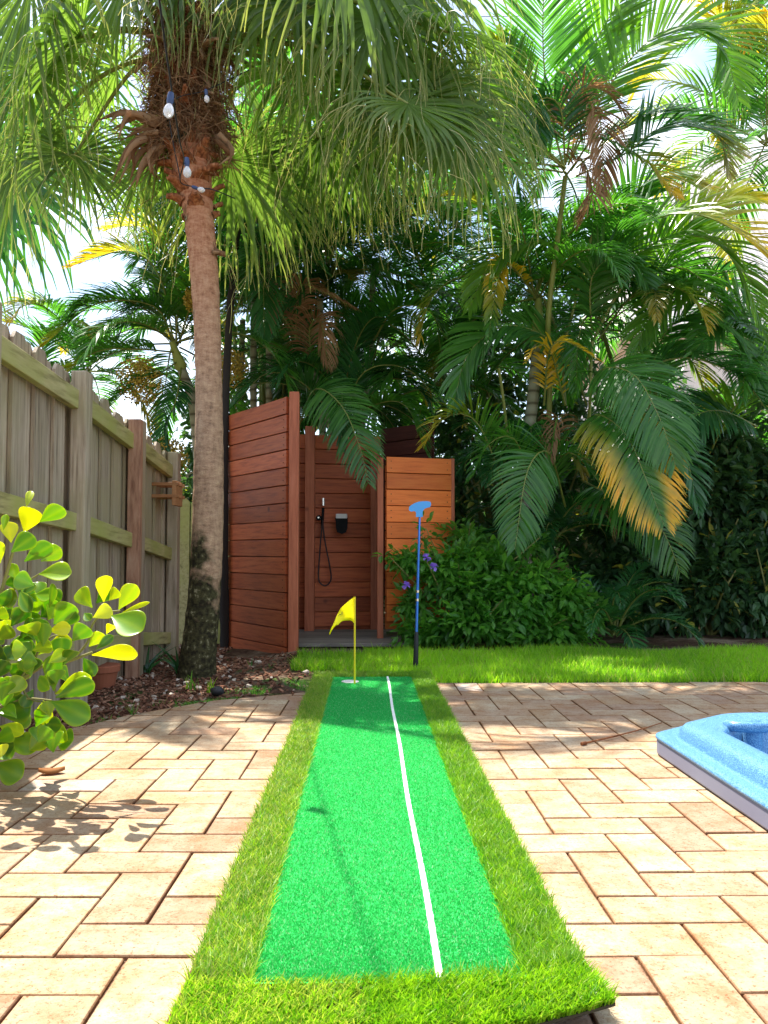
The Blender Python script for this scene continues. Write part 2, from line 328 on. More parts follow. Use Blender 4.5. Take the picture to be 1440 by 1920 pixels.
def paver(poly):
    if len(poly) < 3 or abs(area(poly)) < .0006: return
    if area(poly) < 0: poly = poly[::-1]
    if all(in_tub(p) for p in poly): return
    for A, B, on in ((np.array((TUB['x0'] + .11, -9.)), np.array((TUB['x0'] + .11, 9.)), 0), (np.array((-9., TUB['y1'] - .11)), np.array((9., TUB['y1'] - .11)), 1)):
        q = np.array(poly)
        if on == 0 and q[:, 0].min() < TUB['x0'] + .02 and q[:, 0].max() > TUB['x0'] + .11 and TUB['y0'] < q[:, 1].mean() < TUB['y1'] - .3: poly = clip(poly, B, A)
        if on == 1 and q[:, 1].max() > TUB['y1'] - .02 and q[:, 1].min() < TUB['y1'] - .11 and TUB['x0'] + .3 < q[:, 0].mean() < TUB['x1']: poly = clip(poly, A, B) if False else clip(poly, A, B)
    if len(poly) < 3 or abs(area(poly)) < .0006: return
    if area(poly) < 0: poly = poly[::-1]
    c = np.mean(poly, 0)
    q = np.array(poly); n_ = len(q)
    mb.add(np.c_[q, np.full(n_, -.0075)], [tuple(range(n_))], 1)
    def inset(d):
        d2 = nrm(np.roll(q, -1, 0) - q); nn = np.c_[-d2[:, 1], d2[:, 0]]; pr = np.roll(nn, 1, 0)
        b = nn + pr; return q + b * (d / np.maximum(1 + np.sum(nn * pr, 1), .3))[:, None]
    dz = rng.normal(0, .0007); tl = rng.normal(0, .004, 2)
    g = .0010 + rng.random() * .0010
    r0 = inset(g); r1 = inset(g + .0008); r2 = inset(g + .0025)
    def z(a, h): return np.c_[a, h + dz + (a - c) @ tl]
    r3 = inset(g + .008)
    jt = rng.normal(0, .0006, (n_, 2)); r1 = r1 + jt; r2 = r2 + jt
    V = np.vstack([np.c_[r0, np.full(n_, -.03)], z(r1, -.0030), z(r2, 0), z(r3, 0.0003)])
    fs = []
    for L in range(3):
        for k in range(n_): k2 = (k + 1) % n_; fs.append((L * n_ + k, L * n_ + k2, (L + 1) * n_ + k2, (L + 1) * n_ + k))
    fs.append(tuple(3 * n_ + k for k in range(n_)))
    tv = rng.random() * .93 if rng.random() > .035 else 1.0
    wear = rng.random(n_) * .5
    mb.add(V, fs, 0, tv, np.r_[np.ones(n_), .8 + wear * .3, .12 + wear * .5, wear * .15])
def lattice(org, ang, xr, yr, cl):
    ca, sa = math.cos(ang), math.sin(ang)
    def tr(u, v): return np.array((org[0] + (u * ca - v * sa) * W_, org[1] + (u * sa + v * ca) * W_))
    for a in range(-60, 61):
        for b in range(-40, 41):
            for (u, v, du, dv) in ((a + 2 * b, a - 2 * b, 1, 2), (a + 2 * b, a - 2 * b - 1, 2, 1)):
                c = tr(u + du / 2, v + dv / 2)
                if not (xr[0] - .2 < c[0] < xr[1] + .2 and yr[0] - .2 < c[1] < yr[1] + .2): continue
                poly = [tr(u, v), tr(u + du, v), tr(u + du, v + dv), tr(u, v + dv)]
                for A, B in cl:
                    poly = clip(poly, np.array(A, float), np.array(B, float))
                    if len(poly) < 3: break
                if len(poly) >= 3: paver(poly)
XS = .06
cl = [((-2.2, -9), LEFT[0])] + [(LEFT[k], LEFT[k + 1]) for k in range(len(LEFT) - 1)] + [((XS, 9), (XS, -9)), ((9, -1.2), (-9, -1.2))]
lattice((-.380, 1.628), R(-1.2), (-2.4, XS), (-1.2, 4.1), cl)
lattice((.436, 1.612), 0, (XS, 4.2), (-1.2, 4.2), [((XS, -9), (XS, 9)), ((-9, 4.2), (9, 4.2)), ((4.2, 9), (4.2, -9)), ((9, -1.2), (-9, -1.2))])
tag(mb.build('paver_patio', [M['paver'], M['joint']]), kind='structure', label='cream concrete pavers laid in a herringbone pattern')

# blades ------------------------------------------------------------------
def blades(mb, x, y, z, h, wd, lean, mat=0, age=None, K=3, tint=None, up=None, dirs=None):
    n_ = len(x); az = rng.random(n_) * 2 * np.pi if dirs is None else dirs
    d = np.stack([np.cos(az), np.sin(az), np.zeros(n_)], -1)
    s = np.linspace(0, 1, K)[None]
    C = np.stack([x, y, z], -1)[:, None] + d[:, None] * (lean * h)[:, None, None] * (s ** 1.6)[..., None] + np.array((0, 0, 1.)) * (h[:, None] * (s - .25 * lean[:, None] * s ** 2))[..., None]
    fa = rng.random(n_) * np.pi; S = np.stack([np.cos(fa), np.sin(fa), np.zeros(n_)], -1)[:, None] * np.ones((1, K, 1))
    Wd = wd[:, None] * (1 - s ** 1.5 * .93)
    strips(mb, C, S, Wd, mat, tint=tint, age=age)
# lawn
def U(a, b, n_): return a + (b - a) * rng.random(n_)
mb = MB()
def lawn_area(n_):
    x = U(-.42, 5.0, n_); y = U(4.205, 5.62, n_)
    e = 4.47 + np.clip(.02 - x, 0, 1) * .55 + .04 * np.sin(x * 23)
    ok = ((x > .34) | (y > e)) & (y < 5.5 + .07 * np.sin(x * 6)) 
    ok &= ~((x < .0) & (y > 5.35))
    return x[ok], y[ok]
def sheet(name, m_, x0, x1, y0, y1, zz, mask=None, step=.06, kind='structure', label=None):
    mb = MB(); xs = np.arange(x0, x1 + step / 2, step); ys = np.arange(y0, y1 + step / 2, step); X, Y = np.meshgrid(xs, ys); nx = len(xs)
    i = (np.arange(len(ys) - 1)[:, None] * nx + np.arange(nx - 1)[None]).ravel()
    cx = (X[:-1, :-1] + step / 2).ravel(); cy = (Y[:-1, :-1] + step / 2).ravel()
    if mask is not None: i = i[mask(cx, cy)]
    mb.add(np.stack([X, Y, zz + 0 * X], -1), np.stack([i, i + 1, i + nx + 1, i + nx], -1)); o = mb.build(name, m_); tag(o, label, kind=kind); return o
m, n, o = mat('lawn_thatch'); g = noise(n, 70, 4); bsdf(n, o, ramp(n, g, [(.3, (.03, .06, .012)), (.7, (.12, .16, .04))]), 1, g, .8, .02, spec=0); M['thatch'] = m
sheet('lawn_soil', M['thatch'], -.42, 5.0, 4.21, 5.6, -.004, lambda x, y: ((x > .345) | (y > 4.47 + np.clip(.02 - x, 0, 1) * .55)) & ~((x < 0) & (y > 5.35)), label='matted thatch below the lawn blades')
x, y = lawn_area(92000)
dist = rng.random(len(x)); h = U(.022, .064, len(x)) * (1 + .25 * np.sin(x * 4) * np.sin(y * 9)); h *= np.where(rng.random(len(x)) < .03, 1.5, 1)
blades(mb, x, y, np.full(len(x), -.004), h, U(.0016, .003, len(x)), U(.15, .8, len(x)), 0, K=4, age=(np.where(rng.random(len(x)) < .08, .8, 0)[:, None]), tint=np.clip(.5 + .28 * np.sin(x * 3.1) + .25 * rng.normal(size=len(x)), 0, 1))
tag(mb.build('lawn_grass', M['grass']), 'strip of bright green lawn grass behind the patio', 'grass', kind='stuff')

# ------------------------------------------------------------------ mulch
mb = MB(); n_ = 24000
x = U(-2.6, .05, n_); y = U(2.3, 6.6, n_)
Lp = np.array(LEFT)
edge = np.interp(x, Lp[:, 0], Lp[:, 1])
ok = ((y > edge + .01) | ((y > edge - .07) & (rng.random(n_) < .12))) & ~((x > -.42) & (y > 4.44 + .5 * np.clip(.02 - x, 0, 1)) & (y < 5.4)) & ~((x > -.3) & (y < 4.5)) & ~((x > -1.0) & (y > 5.6 - .55 * (x + .5)) ) & (rng.random(n_) < (.16 + .3 * np.clip(-x, 0, 1) + .45 * (x < -.75)))
x, y = x[ok], y[ok]; n_ = len(x)
L = U(.004, .020, n_); wd = U(.002, .007, n_); th = U(.001, .004, n_); peb = rng.random(n_) < .02; L = np.where(peb, U(.006, .016, n_), L); wd = np.where(peb, L * .7, wd); th = np.where(peb, L * .5, th)
az = rng.random(n_) * 6.283; ti = rng.normal(0, .35, n_)
a = np.stack([np.cos(az) * np.cos(ti), np.sin(az) * np.cos(ti), np.sin(ti)], -1); b = nrm(np.cross(a, np.array((0, 0, 1.)) + rng.normal(0, .3, (n_, 3)))); c = np.cross(a, b)
ctr = np.stack([x, y, np.where(y < np.interp(x, Lp[:, 0], Lp[:, 1]) + .01, .001, ground_z(x, y)) + U(.001, .012, n_)], -1)
V = np.stack([ctr + a * (L * s1)[:, None] + b * (wd * s2)[:, None] + c * (th * s3)[:, None] for s1 in (-1, 1) for s2 in (-1, 1) for s3 in (-1, 1)], 1)
Fb = (np.array(BOXF)[None] + (np.arange(n_) * 8)[:, None, None]).reshape(-1, 4)
mb.add(V, Fb, 0, np.repeat(np.where(peb, 1., rng.random(n_) ** 1.2 * .93), 8))
tag(mb.build('mulch_chips', M['chip']), 'reddish brown wood mulch scattered over the corner bed', 'mulch', kind='stuff')
# moss and short weeds at patio edge
mb = MB()
n_ = 9000; x = U(-1.5, -.27, n_); e = np.interp(x, Lp[:, 0], Lp[:, 1]); y = e + .02 + np.abs(rng.normal(0, .22, n_))
k = noise_ok = (np.sin(x * 17 + 2 * np.sin(y * 9)) + np.sin(y * 13 + x * 5)) > .35
x, y = x[k], y[k]; n_ = len(x)
blades(mb, x, y, ground_z(x, y), U(.006, .028, n_), U(.0012, .0028, n_), U(.3, 1.0, n_), 0)
tag(mb.build('moss_cover', M['shrub']), 'patchy low green weeds between patio edge and mulch', 'weeds', kind='stuff')

# ------------------------------------------------------------------ putting mat
t = thing('putting_mat', 'long green putting mat with grassy fringe and white aiming line on the patio', 'putting mat', (.037, 2.8, 0))
X0, X1, Y0, Y1 = -.266, .337, 1.155, 4.46
IX0, IX1, IY0, IY1 = -.168, .236, 1.285, 4.33
def mat_z(x, y):
    x = np.asarray(x, float); y = np.asarray(y, float)
    d = np.clip(1 - np.hypot((X1 - x) / .16, (y - Y0) / .22), 0, 1)
    return .010 + .034 * d ** 1.3 + .0015 * np.sin(y * 4 + x * 3)
xs = np.linspace(X0, X1, 26); ys = np.linspace(Y0, Y1, 90); XX, YY = np.meshgrid(xs, ys)
i = (np.arange(89)[:, None] * 26 + np.arange(25)[None]).ravel(); f = np.stack([i, i + 1, i + 27, i + 26], -1)
mb = MB(); ZZ = mat_z(XX, YY)
mb.add(np.stack([XX, YY, ZZ], -1), f); mb.add(np.stack([XX, YY, ZZ - .004], -1), f[:, ::-1])
bd = [(j) for j in range(26)] + [r * 26 + 25 for r in range(1, 90)] + [89 * 26 + j for j in range(24, -1, -1)] + [r * 26 for r in range(88, 0, -1)]
top = np.stack([XX, YY, ZZ], -1).reshape(-1, 3)[bd]; nb = len(bd); lo_ = top - (0, 0, .004)
mb.add(np.vstack([top, lo_]), [(k, nb + k, nb + (k + 1) % nb, (k + 1) % nb) for k in range(nb)])
mb.build('backing', M['backing'], t)
HX, HY, HR = G(657, 1281)[0], 4.17, .040
mb = MB(); xs = np.linspace(IX0 - .006, IX1 + .006, 30); ys = np.linspace(IY0 - .006, IY1 + .006, 200); XX, YY = np.meshgrid(xs, ys)
i = (np.arange(199)[:, None] * 30 + np.arange(29)[None]).ravel(); f = np.stack([i, i + 1, i + 31, i + 30], -1)
mb.add(np.stack([XX, YY, mat_z(XX, YY) + .003], -1), f)
pile = MB(); n_ = 150000; yy = IY0 + (IY1 - IY0) * rng.random(n_) ** 1.5; xx = U(IX0, IX1, n_)
k = np.hypot(xx - HX, yy - HY) > HR; xx, yy = xx[k], yy[k]; n_ = len(xx)
lx = .111 + .002 * np.sin(yy * 5)
on = np.abs(xx - lx) < .0065
blades(mb, xx[~on], yy[~on], mat_z(xx, yy)[~on] + .003, U(.003, .006, (~on).sum()), U(.0006, .0012, (~on).sum()), U(.2, 1, (~on).sum()), 1, K=2, age=(np.where(rng.random((~on).sum()) < .10, .9, 0)[:, None]))
mb.build('putting_surface', [M['felt'], M['feltblade']], t)
mb = MB(); ys = np.linspace(IY0, IY1, 160); lx = .111 + .002 * np.sin(ys * 5)
wv_ = .0052 + .0006 * np.sin(ys * 190)
v = np.stack([np.stack([lx - wv_, ys, mat_z(lx, ys) + .0062], -1), np.stack([lx + wv_, ys, mat_z(lx, ys) + .0062], -1), np.stack([lx + wv_, ys, mat_z(lx, ys) + .002], -1), np.stack([lx - wv_, ys, mat_z(lx, ys) + .002], -1)], 1)
i = np.arange(159)[:, None] * 4; f = np.concatenate([np.concatenate([i + a_, i + b_, i + 4 + b_, i + 4 + a_], 1) for a_, b_ in ((0, 1), (1, 2), (3, 0))]); mb.add(v, f)
mb.build('white_line', M['whiteline'], t)
th = np.linspace(0, 2 * np.pi, 33)[:-1]; mb = MB(); zc = float(mat_z(HX, HY))
def ring(mb, cx, cy, r, z): return np.stack([cx + r * np.cos(th), cy + r * np.sin(th), np.full(32, z)], -1)
V = np.vstack([ring(mb, HX, HY, HR + .004, zc + .0045), ring(mb, HX, HY, HR, zc + .0075), ring(mb, HX, HY, HR - .003, zc + .006), ring(mb, HX, HY, HR * .55, zc + .0045)])
mb.add(V, [(L_ * 32 + k, L_ * 32 + (k + 1) % 32, (L_ + 1) * 32 + (k + 1) % 32, (L_ + 1) * 32 + k) for L_ in range(3) for k in range(32)] + [tuple(96 + k for k in range(32))])
mb.build('cup', M['cup'], t, smooth=True)
mb = MB(); n_ = 150000
xx = U(X0, X1, n_); yy = Y0 + (Y1 - Y0) * rng.random(n_) ** 1.25
k = (xx < IX0) | (xx > IX1) | (yy < IY0 - .015 + .03 * (xx - IX0) / .4 + .0 * xx) | (yy > IY1); xx, yy = xx[k], yy[k]; n_ = len(xx)
h = U(.015, .030, n_); cx_ = np.where(yy < IY0, rng.random(n_) * 6.28, np.where(xx < 0, np.pi, 0) + rng.normal(0, 1.2, n_))
dr = np.where(yy < IY0, rng.normal(-1.2, .9, n_), rng.normal(1.6, 1.3, n_))
tn = np.clip(.45 + .22 * np.sin(xx * 60 + 2 * np.sin(yy * 23)) * np.sin(yy * 41) + .25 * rng.normal(size=n_), 0, 1)
blades(mb, xx, yy, mat_z(xx, yy), h, U(.0009, .0017, n_), U(.3, .95, n_), 0, K=4, tint=tn, dirs=dr, age=(np.where((xx < 0) & (rng.random(n_) < .35), .75, np.where(rng.random(n_) < .07, .6, 0)))[:, None])
mb.build('turf_fringe', M['turf'], t)

# flag -------------------------------------------------------------------
fx, fy = G(665, 1283, .01)[:2]; fz = .014
t = thing('golf_flag', 'small yellow pin flag standing in the cup of the putting mat', 'flag', (fx, fy, fz))
topz = P(665, 1119, fy)[2]
mb = MB(); tube(mb, [(fx, fy, fz - .003), (fx, fy, topz)], [.0048, .0042], 10); mb.build('flag_pole', M['yellowpole'], t, smooth=True)
outer = [(664, 1119.5), (656, 1125), (648, 1132), (639, 1140), (635, 1147), (631, 1155), (628, 1163), (624, 1172), (620.5, 1180), (617, 1189)]
inner = [(664, 1169), (661, 1165), (657, 1163), (650, 1163.5), (643, 1164), (639, 1166), (635, 1171), (629, 1173), (624.5, 1178), (618.5, 1190)]
mb = MB(); A = np.array(outer); B = np.array(inner); V = []
for s_ in (0, .25, .5, .75, 1):
    for k in range(10):
        q = A[k] * (1 - s_) + B[k] * s_
        V.append(P(q[0], q[1], fy - .010 * math.sin(k * 1.1 + s_) - .0035 * k))
V = np.array(V); f = [(s_ * 10 + k, s_ * 10 + k + 1, (s_ + 1) * 10 + k + 1, (s_ + 1) * 10 + k) for s_ in range(4) for k in range(9)]
mb.add(V, f); fl = mb.build('flag_cloth', M['yellow'], t, smooth=True); so_ = fl.modifiers.new('s', 'SOLIDIFY'); so_.thickness = .0012
mb = MB()
for seg in ([(634.5, 1155.5), (637, 1151), (638.5, 1153.5)], [(638.5, 1153.5), (640.5, 1148.5), (642.8, 1147)], [(642.2, 1146.5), (643.4, 1152.5)], [(639, 1151.5), (643, 1151)]):
    pts = [P(a_, b_, fy - .040) for a_, b_ in seg]; tube(mb, pts, .0011, 5)
mb.build('printed_mark', M['ink'], fl); col.objects[-1] if False else None

# putter -----------------------------------------------------------------
b0 = G(779, 1257, -.004); pY = b0[1]
t = thing('golf_putter', 'blue putter stood upside down in the grass behind the mat', 'golf putter', b0)
top_ = P(787, 962, pY); ax = top_ - b0
mb = MB(); q = b0 + ax * np.array([0, .01, .235, .245])[:, None]; tube(mb, q, [.0125, .0155, .0115, .008], 12); mb.build('grip', M['grip'], t, smooth=True)
mb = MB(); tube(mb, [b0 + ax * .24, b0 + ax * 1.0], [.0085, .0060], 12); mb.build('shaft', M['shaft'], t, smooth=True)
mb = MB()
for s_ in (.446, .50): tube(mb, [b0 + ax * (s_ - .008), b0 + ax * (s_ + .008)], .0098, 12)
mb.build('ferrule', M['steel'], t, smooth=True)
pr = [(781, 968), (781.5, 962), (780, 958), (776, 957), (771, 958), (768, 956), (768.5, 951), (772, 948), (778, 944.5), (785, 942), (793, 941), (801, 941), (806, 942), (807, 945.5), (805.5, 949.5), (800, 951), (795, 953), (792, 957), (791, 962), (791.5, 968)]
mb = MB(); fr = np.array([P(a_, b_, pY - .012) for a_, b_ in pr]); bk = np.array([P(a_, b_, pY + .014) for a_, b_ in pr]); k_ = len(pr)
mb.add(np.vstack([fr, bk]), [tuple(range(k_)), tuple(range(2 * k_ - 1, k_ - 1, -1))] + [(k, (k + 1) % k_, k_ + (k + 1) % k_, k_ + k) for k in range(k_)])
mb.build('putter_head', M['putblue'], t, bevel=.004)

# ------------------------------------------------------------------ blue spa tub
t = thing('spa_tub', 'speckled blue spa tub rim with grey skirt set into the patio', 'hot tub', (1.95, 1.9, 0))
def oct_(d):      # footprint inset by d
    x0, x1, y0, y1 = TUB['x0'] + d, TUB['x1'] - d, TUB['y0'] + d, TUB['y1'] - d; cx_, cy_ = .245 - d * .35, .20 - d * .35
    base = [(x0, y0 + cy_), (x0, y1 - cy_), (x0 + cx_, y1), (x1 - cx_, y1), (x1, y1 - cy_), (x1, y0 + cy_), (x1 - cx_, y0), (x0 + cx_, y0)]
    res = []; m_ = len(base)
    for k in range(m_):      # rounded corners
        a_, b_, c_ = np.array(base[k - 1]), np.array(base[k]), np.array(base[(k + 1) % m_]); r_ = .05
        p_ = b_ + nrm(a_ - b_) * r_; q_ = b_ + nrm(c_ - b_) * r_
        for u in (0, .25, .5, .75, 1): res.append((1 - u) ** 2 * p_ + 2 * u * (1 - u) * b_ + u * u * q_)
    return np.array(res)
def lathe_rings(mb, prof, mat=0):
    Vs = []; 
    for d, z in prof: o_ = oct_(d); Vs.append(np.c_[o_, np.full(len(o_), z)])
    m_ = len(Vs[0]); V = np.vstack(Vs)
    mb.add(V, [(L_ * m_ + k, L_ * m_ + (k + 1) % m_, (L_ + 1) * m_ + (k + 1) % m_, (L_ + 1) * m_ + k) for L_ in range(len(prof) - 1) for k in range(m_)], mat)
    return m_, V
mb = MB(); lathe_rings(mb, [(.004, .004), (0, .010), (0, .045), (.003, .052)]); mb.build('skirt', M['tubside'], t, smooth=False)
mb = MB(); m_, V = lathe_rings(mb, [(.003, .050), (-.003, .056), (-.002, .063), (.008, .066), (.022, .068), (.046, .062), (.054, .060), (.058, .070), (.062, .090), (.074, .104), (.095, .109), (.140, .105), (.165, .100), (.176, .088), (.195, .02), (.225, -.05), (.26, -.42), (.32, -.46)])
mb.add(V[-m_:], [tuple(range(m_))[::-1]]); mb.build('shell', M['tub'], t, smooth=True)
mb = MB()
for px_, wd in ((1405, .035),):
    c_ = P(px_, 1368, 2.66); tube(mb, spline([c_ + (-.06, 0.02, .012), c_ + (-.045, -.025, .014), c_ + (.045, -.025, .012), c_ + (.06, 0.02, .01)], 12), .017, 10)
    tube(mb, [c_ + (.01, .0, 0), c_ + (.01, .0, -.3)], .03, 12)
mb.build('moulded_handle', M['tub'], t, smooth=True)

# ------------------------------------------------------------------ fence
FX = -1.40
t = thing('wooden_fence', 'tall weathered board fence along the left side of the bed', 'fence', (FX, 4.5, -.1))
posts = [(.85, 1.62), (1.92, 1.59), (3.01, 1.555), (4.03, 1.507), (5.03, 1.430), (5.98, 1.352)]
def ftop(y): return np.interp(y, [p[0] for p in posts], [p[1] for p in posts])
fm = [M['fence'], M['fencegreen'], M['fencegreen']]
for k, (py_, z1) in enumerate(posts):
    mb = MB(); box(mb, (FX + .0375, py_, (z1 - .25) / 2 + .005), XYZ, (.0375, .05, (z1 + .25) / 2), 0, .55 + .1 * (k % 2))
    ps = mb.build('post', M['fence'], t, bevel=.008)
mb = MB(); box(mb, (FX + .045, 4.95, .60), XYZ, (.038, .028, .83), 0, .6, 0); 
o_ = mb.build('post_facing', wood('reddish_facing_board', [(.25, (.14, .055, .03)), (.5, (.38, .20, .12)), (.75, (.5, .33, .22))], sc=(5, 5, .8)), t, bevel=.006); o_['label'] = 'reddish split facing board on the fence post'
for k in range(len(posts) - 1):
    (ya, za), (yb, zb) = posts[k], posts[k + 1]
    for (dz, hh) in ((-.135, .045), (-.715, .042), (-1.30, .04)):
        mb = MB(); a_ = np.array((FX + .022, ya + .051, za + dz)); b_ = np.array((FX + .022, yb - .051, zb + dz)); d = nrm(b_ - a_)
        box(mb, (a_ + b_) / 2, (XYZ[0], d, np.cross(XYZ[0], d)), (.019, np.linalg.norm(b_ - a_) / 2, hh), 0, .5 + .3 * rng.random())
        mb.build('rail', M['fencegreen'], t, bevel=.004)
mb = MB(); y = posts[0][0] - .05; kpk = 0
while y < 6.05:
    wd = .138 + rng.normal(0, .005); z1 = ftop(y) + .0 + rng.normal(0, .009); kpk = kpk + 1; back = FX - .012 - (.0 if kpk % 2 else .020)
    yc = y + wd / 2; c_ = np.array([(yc - wd / 2 + .003, -.12), (yc + wd / 2 - .003, -.12), (yc + wd / 2 - .003, z1 - .03), (yc + wd / 2 - .028, z1), (yc - wd / 2 + .028, z1), (yc - wd / 2 + .003, z1 - .03)])
    Vf = np.vstack([np.c_[np.full(6, back), c_], np.c_[np.full(6, back - .016), c_]])
    mb.add(Vf, [(0, 1, 2, 3, 4, 5), (11, 10, 9, 8, 7, 6)] + [(a_, 6 + a_, 6 + (a_ + 1) % 6, (a_ + 1) % 6) for a_ in range(6)], 0, rng.random())
    y += wd - .020 - (.006 if rng.random() < .6 else .0)
mb.build('pickets', M['fence'], t)
t = thing('back_fence', 'short stretch of weathered board fence behind the palm trunk', 'fence', (-1.5, 6.75, -.1))
mb = MB()
for k in range(9):
    x_ = -2.2 + k * .135; z1 = 1.07 + rng.normal(0, .01)
    c_ = np.array([(x_, -.12), (x_ + .125, -.12), (x_ + .125, z1 - .03), (x_ + .1, z1), (x_ + .025, z1), (x_, z1 - .03)])
    Vf = np.vstack([np.c_[c_[:, 0], np.full(6, 6.7), c_[:, 1]], np.c_[c_[:, 0], np.full(6, 6.716), c_[:, 1]]])
    mb.add(Vf, [(0, 1, 2, 3, 4, 5), (11, 10, 9, 8, 7, 6)] + [(a_, 6 + a_, 6 + (a_ + 1) % 6, (a_ + 1) % 6) for a_ in range(6)], 0, rng.random())
mb.build('pickets', M['fencegreen'], t)
mb = MB(); box(mb, (-1.65, 6.735, .85), XYZ, (.55, .018, .04)); mb.build('rail', M['fencegreen'], t, bevel=.004)
t = thing('added_rear_fence', 'added rear fence that blocks bright low sky behind the hedge and palms', 'fence', (2.5, 10.2, 0))  # fence added to darken bright sky gaps low behind the planting
mb = MB(); x_ = -3.2
while x_ < 8.5:
    wd = .15 + rng.normal(0, .004); z1 = 1.62 + rng.normal(0, .01); box(mb, (x_ + wd / 2, 10.2 + .009 * (int(x_ * 10) % 2), z1 / 2 - .05), XYZ, (wd / 2 - .001, .009, z1 / 2 + .05), 0, rng.random()); x_ += wd - .004
mb.build('pickets', M['fence'], t)
for z_ in (.3, 1.3):
    mb = MB(); box(mb, (2.6, 10.17, z_), XYZ, (5.8, .018, .045), 0, .4); mb.build('rail', M['fencegreen'], t)
# rack on fence
c0 = P(306, 926, 5.70)
t = thing('wooden_rack', 'small orange wooden rack of slats fixed to the fence beside the far post', 'rack', (c0[0] - .06, c0[1], c0[2]))
mb = MB()
for dz in (.060, -.02):
    for dy in (-.085, .0, .085): box(mb, (c0[0] - .0, c0[1] + dy, c0[2] + dz), XYZ, (.125, .016, .011), 0, rng.random())
mb.build('slats', M['rackwood'], t, bevel=.003)
for dx in (-.09, .095):
    mb = MB(); box(mb, (c0[0] + dx, c0[1], c0[2] + .0), XYZ, (.014, .10, .082), 0, .3); mb.build('bracket', M['rackwood'], t, bevel=.003)

# ------------------------------------------------------------------ shower enclosure
t = thing('outdoor_shower', 'red stained timber outdoor shower stall standing between the palm trunk and the shrubs', 'shower stall', (-.3, 6.3, 0))
BH = .1217
Z = np.array((0, 0, 1.))
def panel(name, a, b, ztop, zbot, m_, label=None, back=1, th=.011):
    a = np.array((*a, 0.)); b = np.array((*b, 0.)); d = nrm(b - a); L = np.linalg.norm(b - a); nn = np.array((d[1], -d[0], 0)); mb = MB(); z = ztop
    while z - BH > zbot - .02:
        rot = rng.normal(0, .0012); dd = nrm(d + (0, 0, rot)); c_ = (a + b) / 2 + (0, 0, z - BH / 2) + nn * rng.normal(0, .002)
        box(mb, c_, (dd, nn, np.cross(dd, nn)), (L / 2, th, BH / 2 - .0025 - rng.random() * .001), 0, rng.random())
        box(mb, (a + b) / 2 + (0, 0, z - BH) - nn * .026 * back, (d, nn, Z), (L / 2, .008, BH / 2 - .004), 0, .05)  # dark backing layer added so no bright gaps show between boards
        z -= BH
    o_ = mb.build(name, m_, t, bevel=.003)
    sc = MB(); z = ztop
    while z - BH > zbot - .02:
        for e_ in (.035, L - .035):
            for dz in (.035, BH - .035):
                c_ = a + d * e_ + (0, 0, z - dz) + nn * (th + .0005); tube(sc, [c_, c_ + nn * .0025], .0035, 8)
        z -= BH
    scr = sc.build('screws', M['backing'], o_)
    if label: o_['label'] = label
    return o_
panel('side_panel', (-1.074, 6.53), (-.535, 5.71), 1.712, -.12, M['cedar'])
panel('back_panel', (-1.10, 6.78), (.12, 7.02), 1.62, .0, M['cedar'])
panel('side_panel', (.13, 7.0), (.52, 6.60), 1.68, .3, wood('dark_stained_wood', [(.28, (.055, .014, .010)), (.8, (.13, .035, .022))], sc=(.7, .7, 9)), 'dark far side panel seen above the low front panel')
panel('front_panel', (.150, 6.19), (.645, 6.345), 1.357, .06, M['cedarlit'], 'low front panel behind the shrub, coloured in a sunlit orange')
def postm(x, y, z0, z1, s=.038, ang=0, m_=None):
    mb = MB(); ca, sa = math.cos(ang), math.sin(ang); box(mb, (x, y, (z0 + z1) / 2), ((ca, sa, 0), (-sa, ca, 0), (0, 0, 1)), (s * .9, s, (z1 - z0) / 2), 0, .6); return mb.build('post', m_ or M['cedarpost'], t, bevel=.004)
p_ = G(550, 1215); postm(P(550, 1215, 5.69)[0], 5.69, -.03, P(550, 736, 5.69)[2], .037)
postm(P(581, 900, 6.72)[0], 6.75, .0, 1.66, .042)
postm(P(701, 900, 6.85)[0], 6.86, .0, 1.5, .030)
postm(P(713, 1000, 6.14)[0], 6.16, -.02, P(713, 858, 6.14)[2] + .0, .025)
postm(.655, 6.36, .0, 1.36, .02)
mb = MB()
for k in range(9):
    yy_ = 5.86 + k * .118; xl = -.50 - (yy_ - .055 - 5.71) * .657; xr_ = .38 if yy_ < 6.4 else .16
    box(mb, ((xl + xr_) / 2, yy_, .012), XYZ, ((xr_ - xl) / 2, .055, .012), 0, rng.random())
mb.build('floor', M['deck'], t, bevel=.003)
# hand shower on wall
wY = 6.86
a_ = P(604, 975, wY)
t = thing('hand_shower', 'black hand shower on a rail with a looping hose on the stall wall', 'shower', a_)
mb = MB(); tube(mb, [P(606, 952, wY), P(604, 990, wY)], .011, 10); mb.build('rail', M['black'], t, smooth=True)
mb = MB(); tube(mb, [P(606.5, 934, wY), P(606.5, 948, wY)], .012, 10); mb.build('handle', M['chrome'], t, smooth=True)
mb = MB(); q = P(598, 971, wY); tube(mb, [q, q + (0, -.05, 0)], [.024, .02], 16); v_ = mb.build('valve', M['black'], t, smooth=False)
mb = MB(); tube(mb, [q + (0, -.05, 0), q + (0, -.065, 0)], .007, 10); mb.build('valve_knob', M['chrome'], v_)
mb = MB(); hp = [(604, 985), (601, 1015), (599, 1045), (597, 1075), (599, 1091), (608, 1098), (617, 1094), (621, 1082), (618, 1060), (612, 1030), (607, 1000), (605, 975)]
tube(mb, spline([P(a_, b_, wY - .025) for a_, b_ in hp], 60), .0062, 8); mb.build('hose', simple('dark_red_hose', (.03, .01, .01), .5), t, smooth=True)
c0 = P(640, 980, wY - .01)
t = thing('soap_dispenser', 'black wall pouch dispenser with white top on the stall wall', 'dispenser', c0)
mb = MB(); pr = [(630, 972), (651, 972), (650.5, 990), (648, 997), (641, 1000), (633, 997), (631, 990)]; k_ = len(pr)
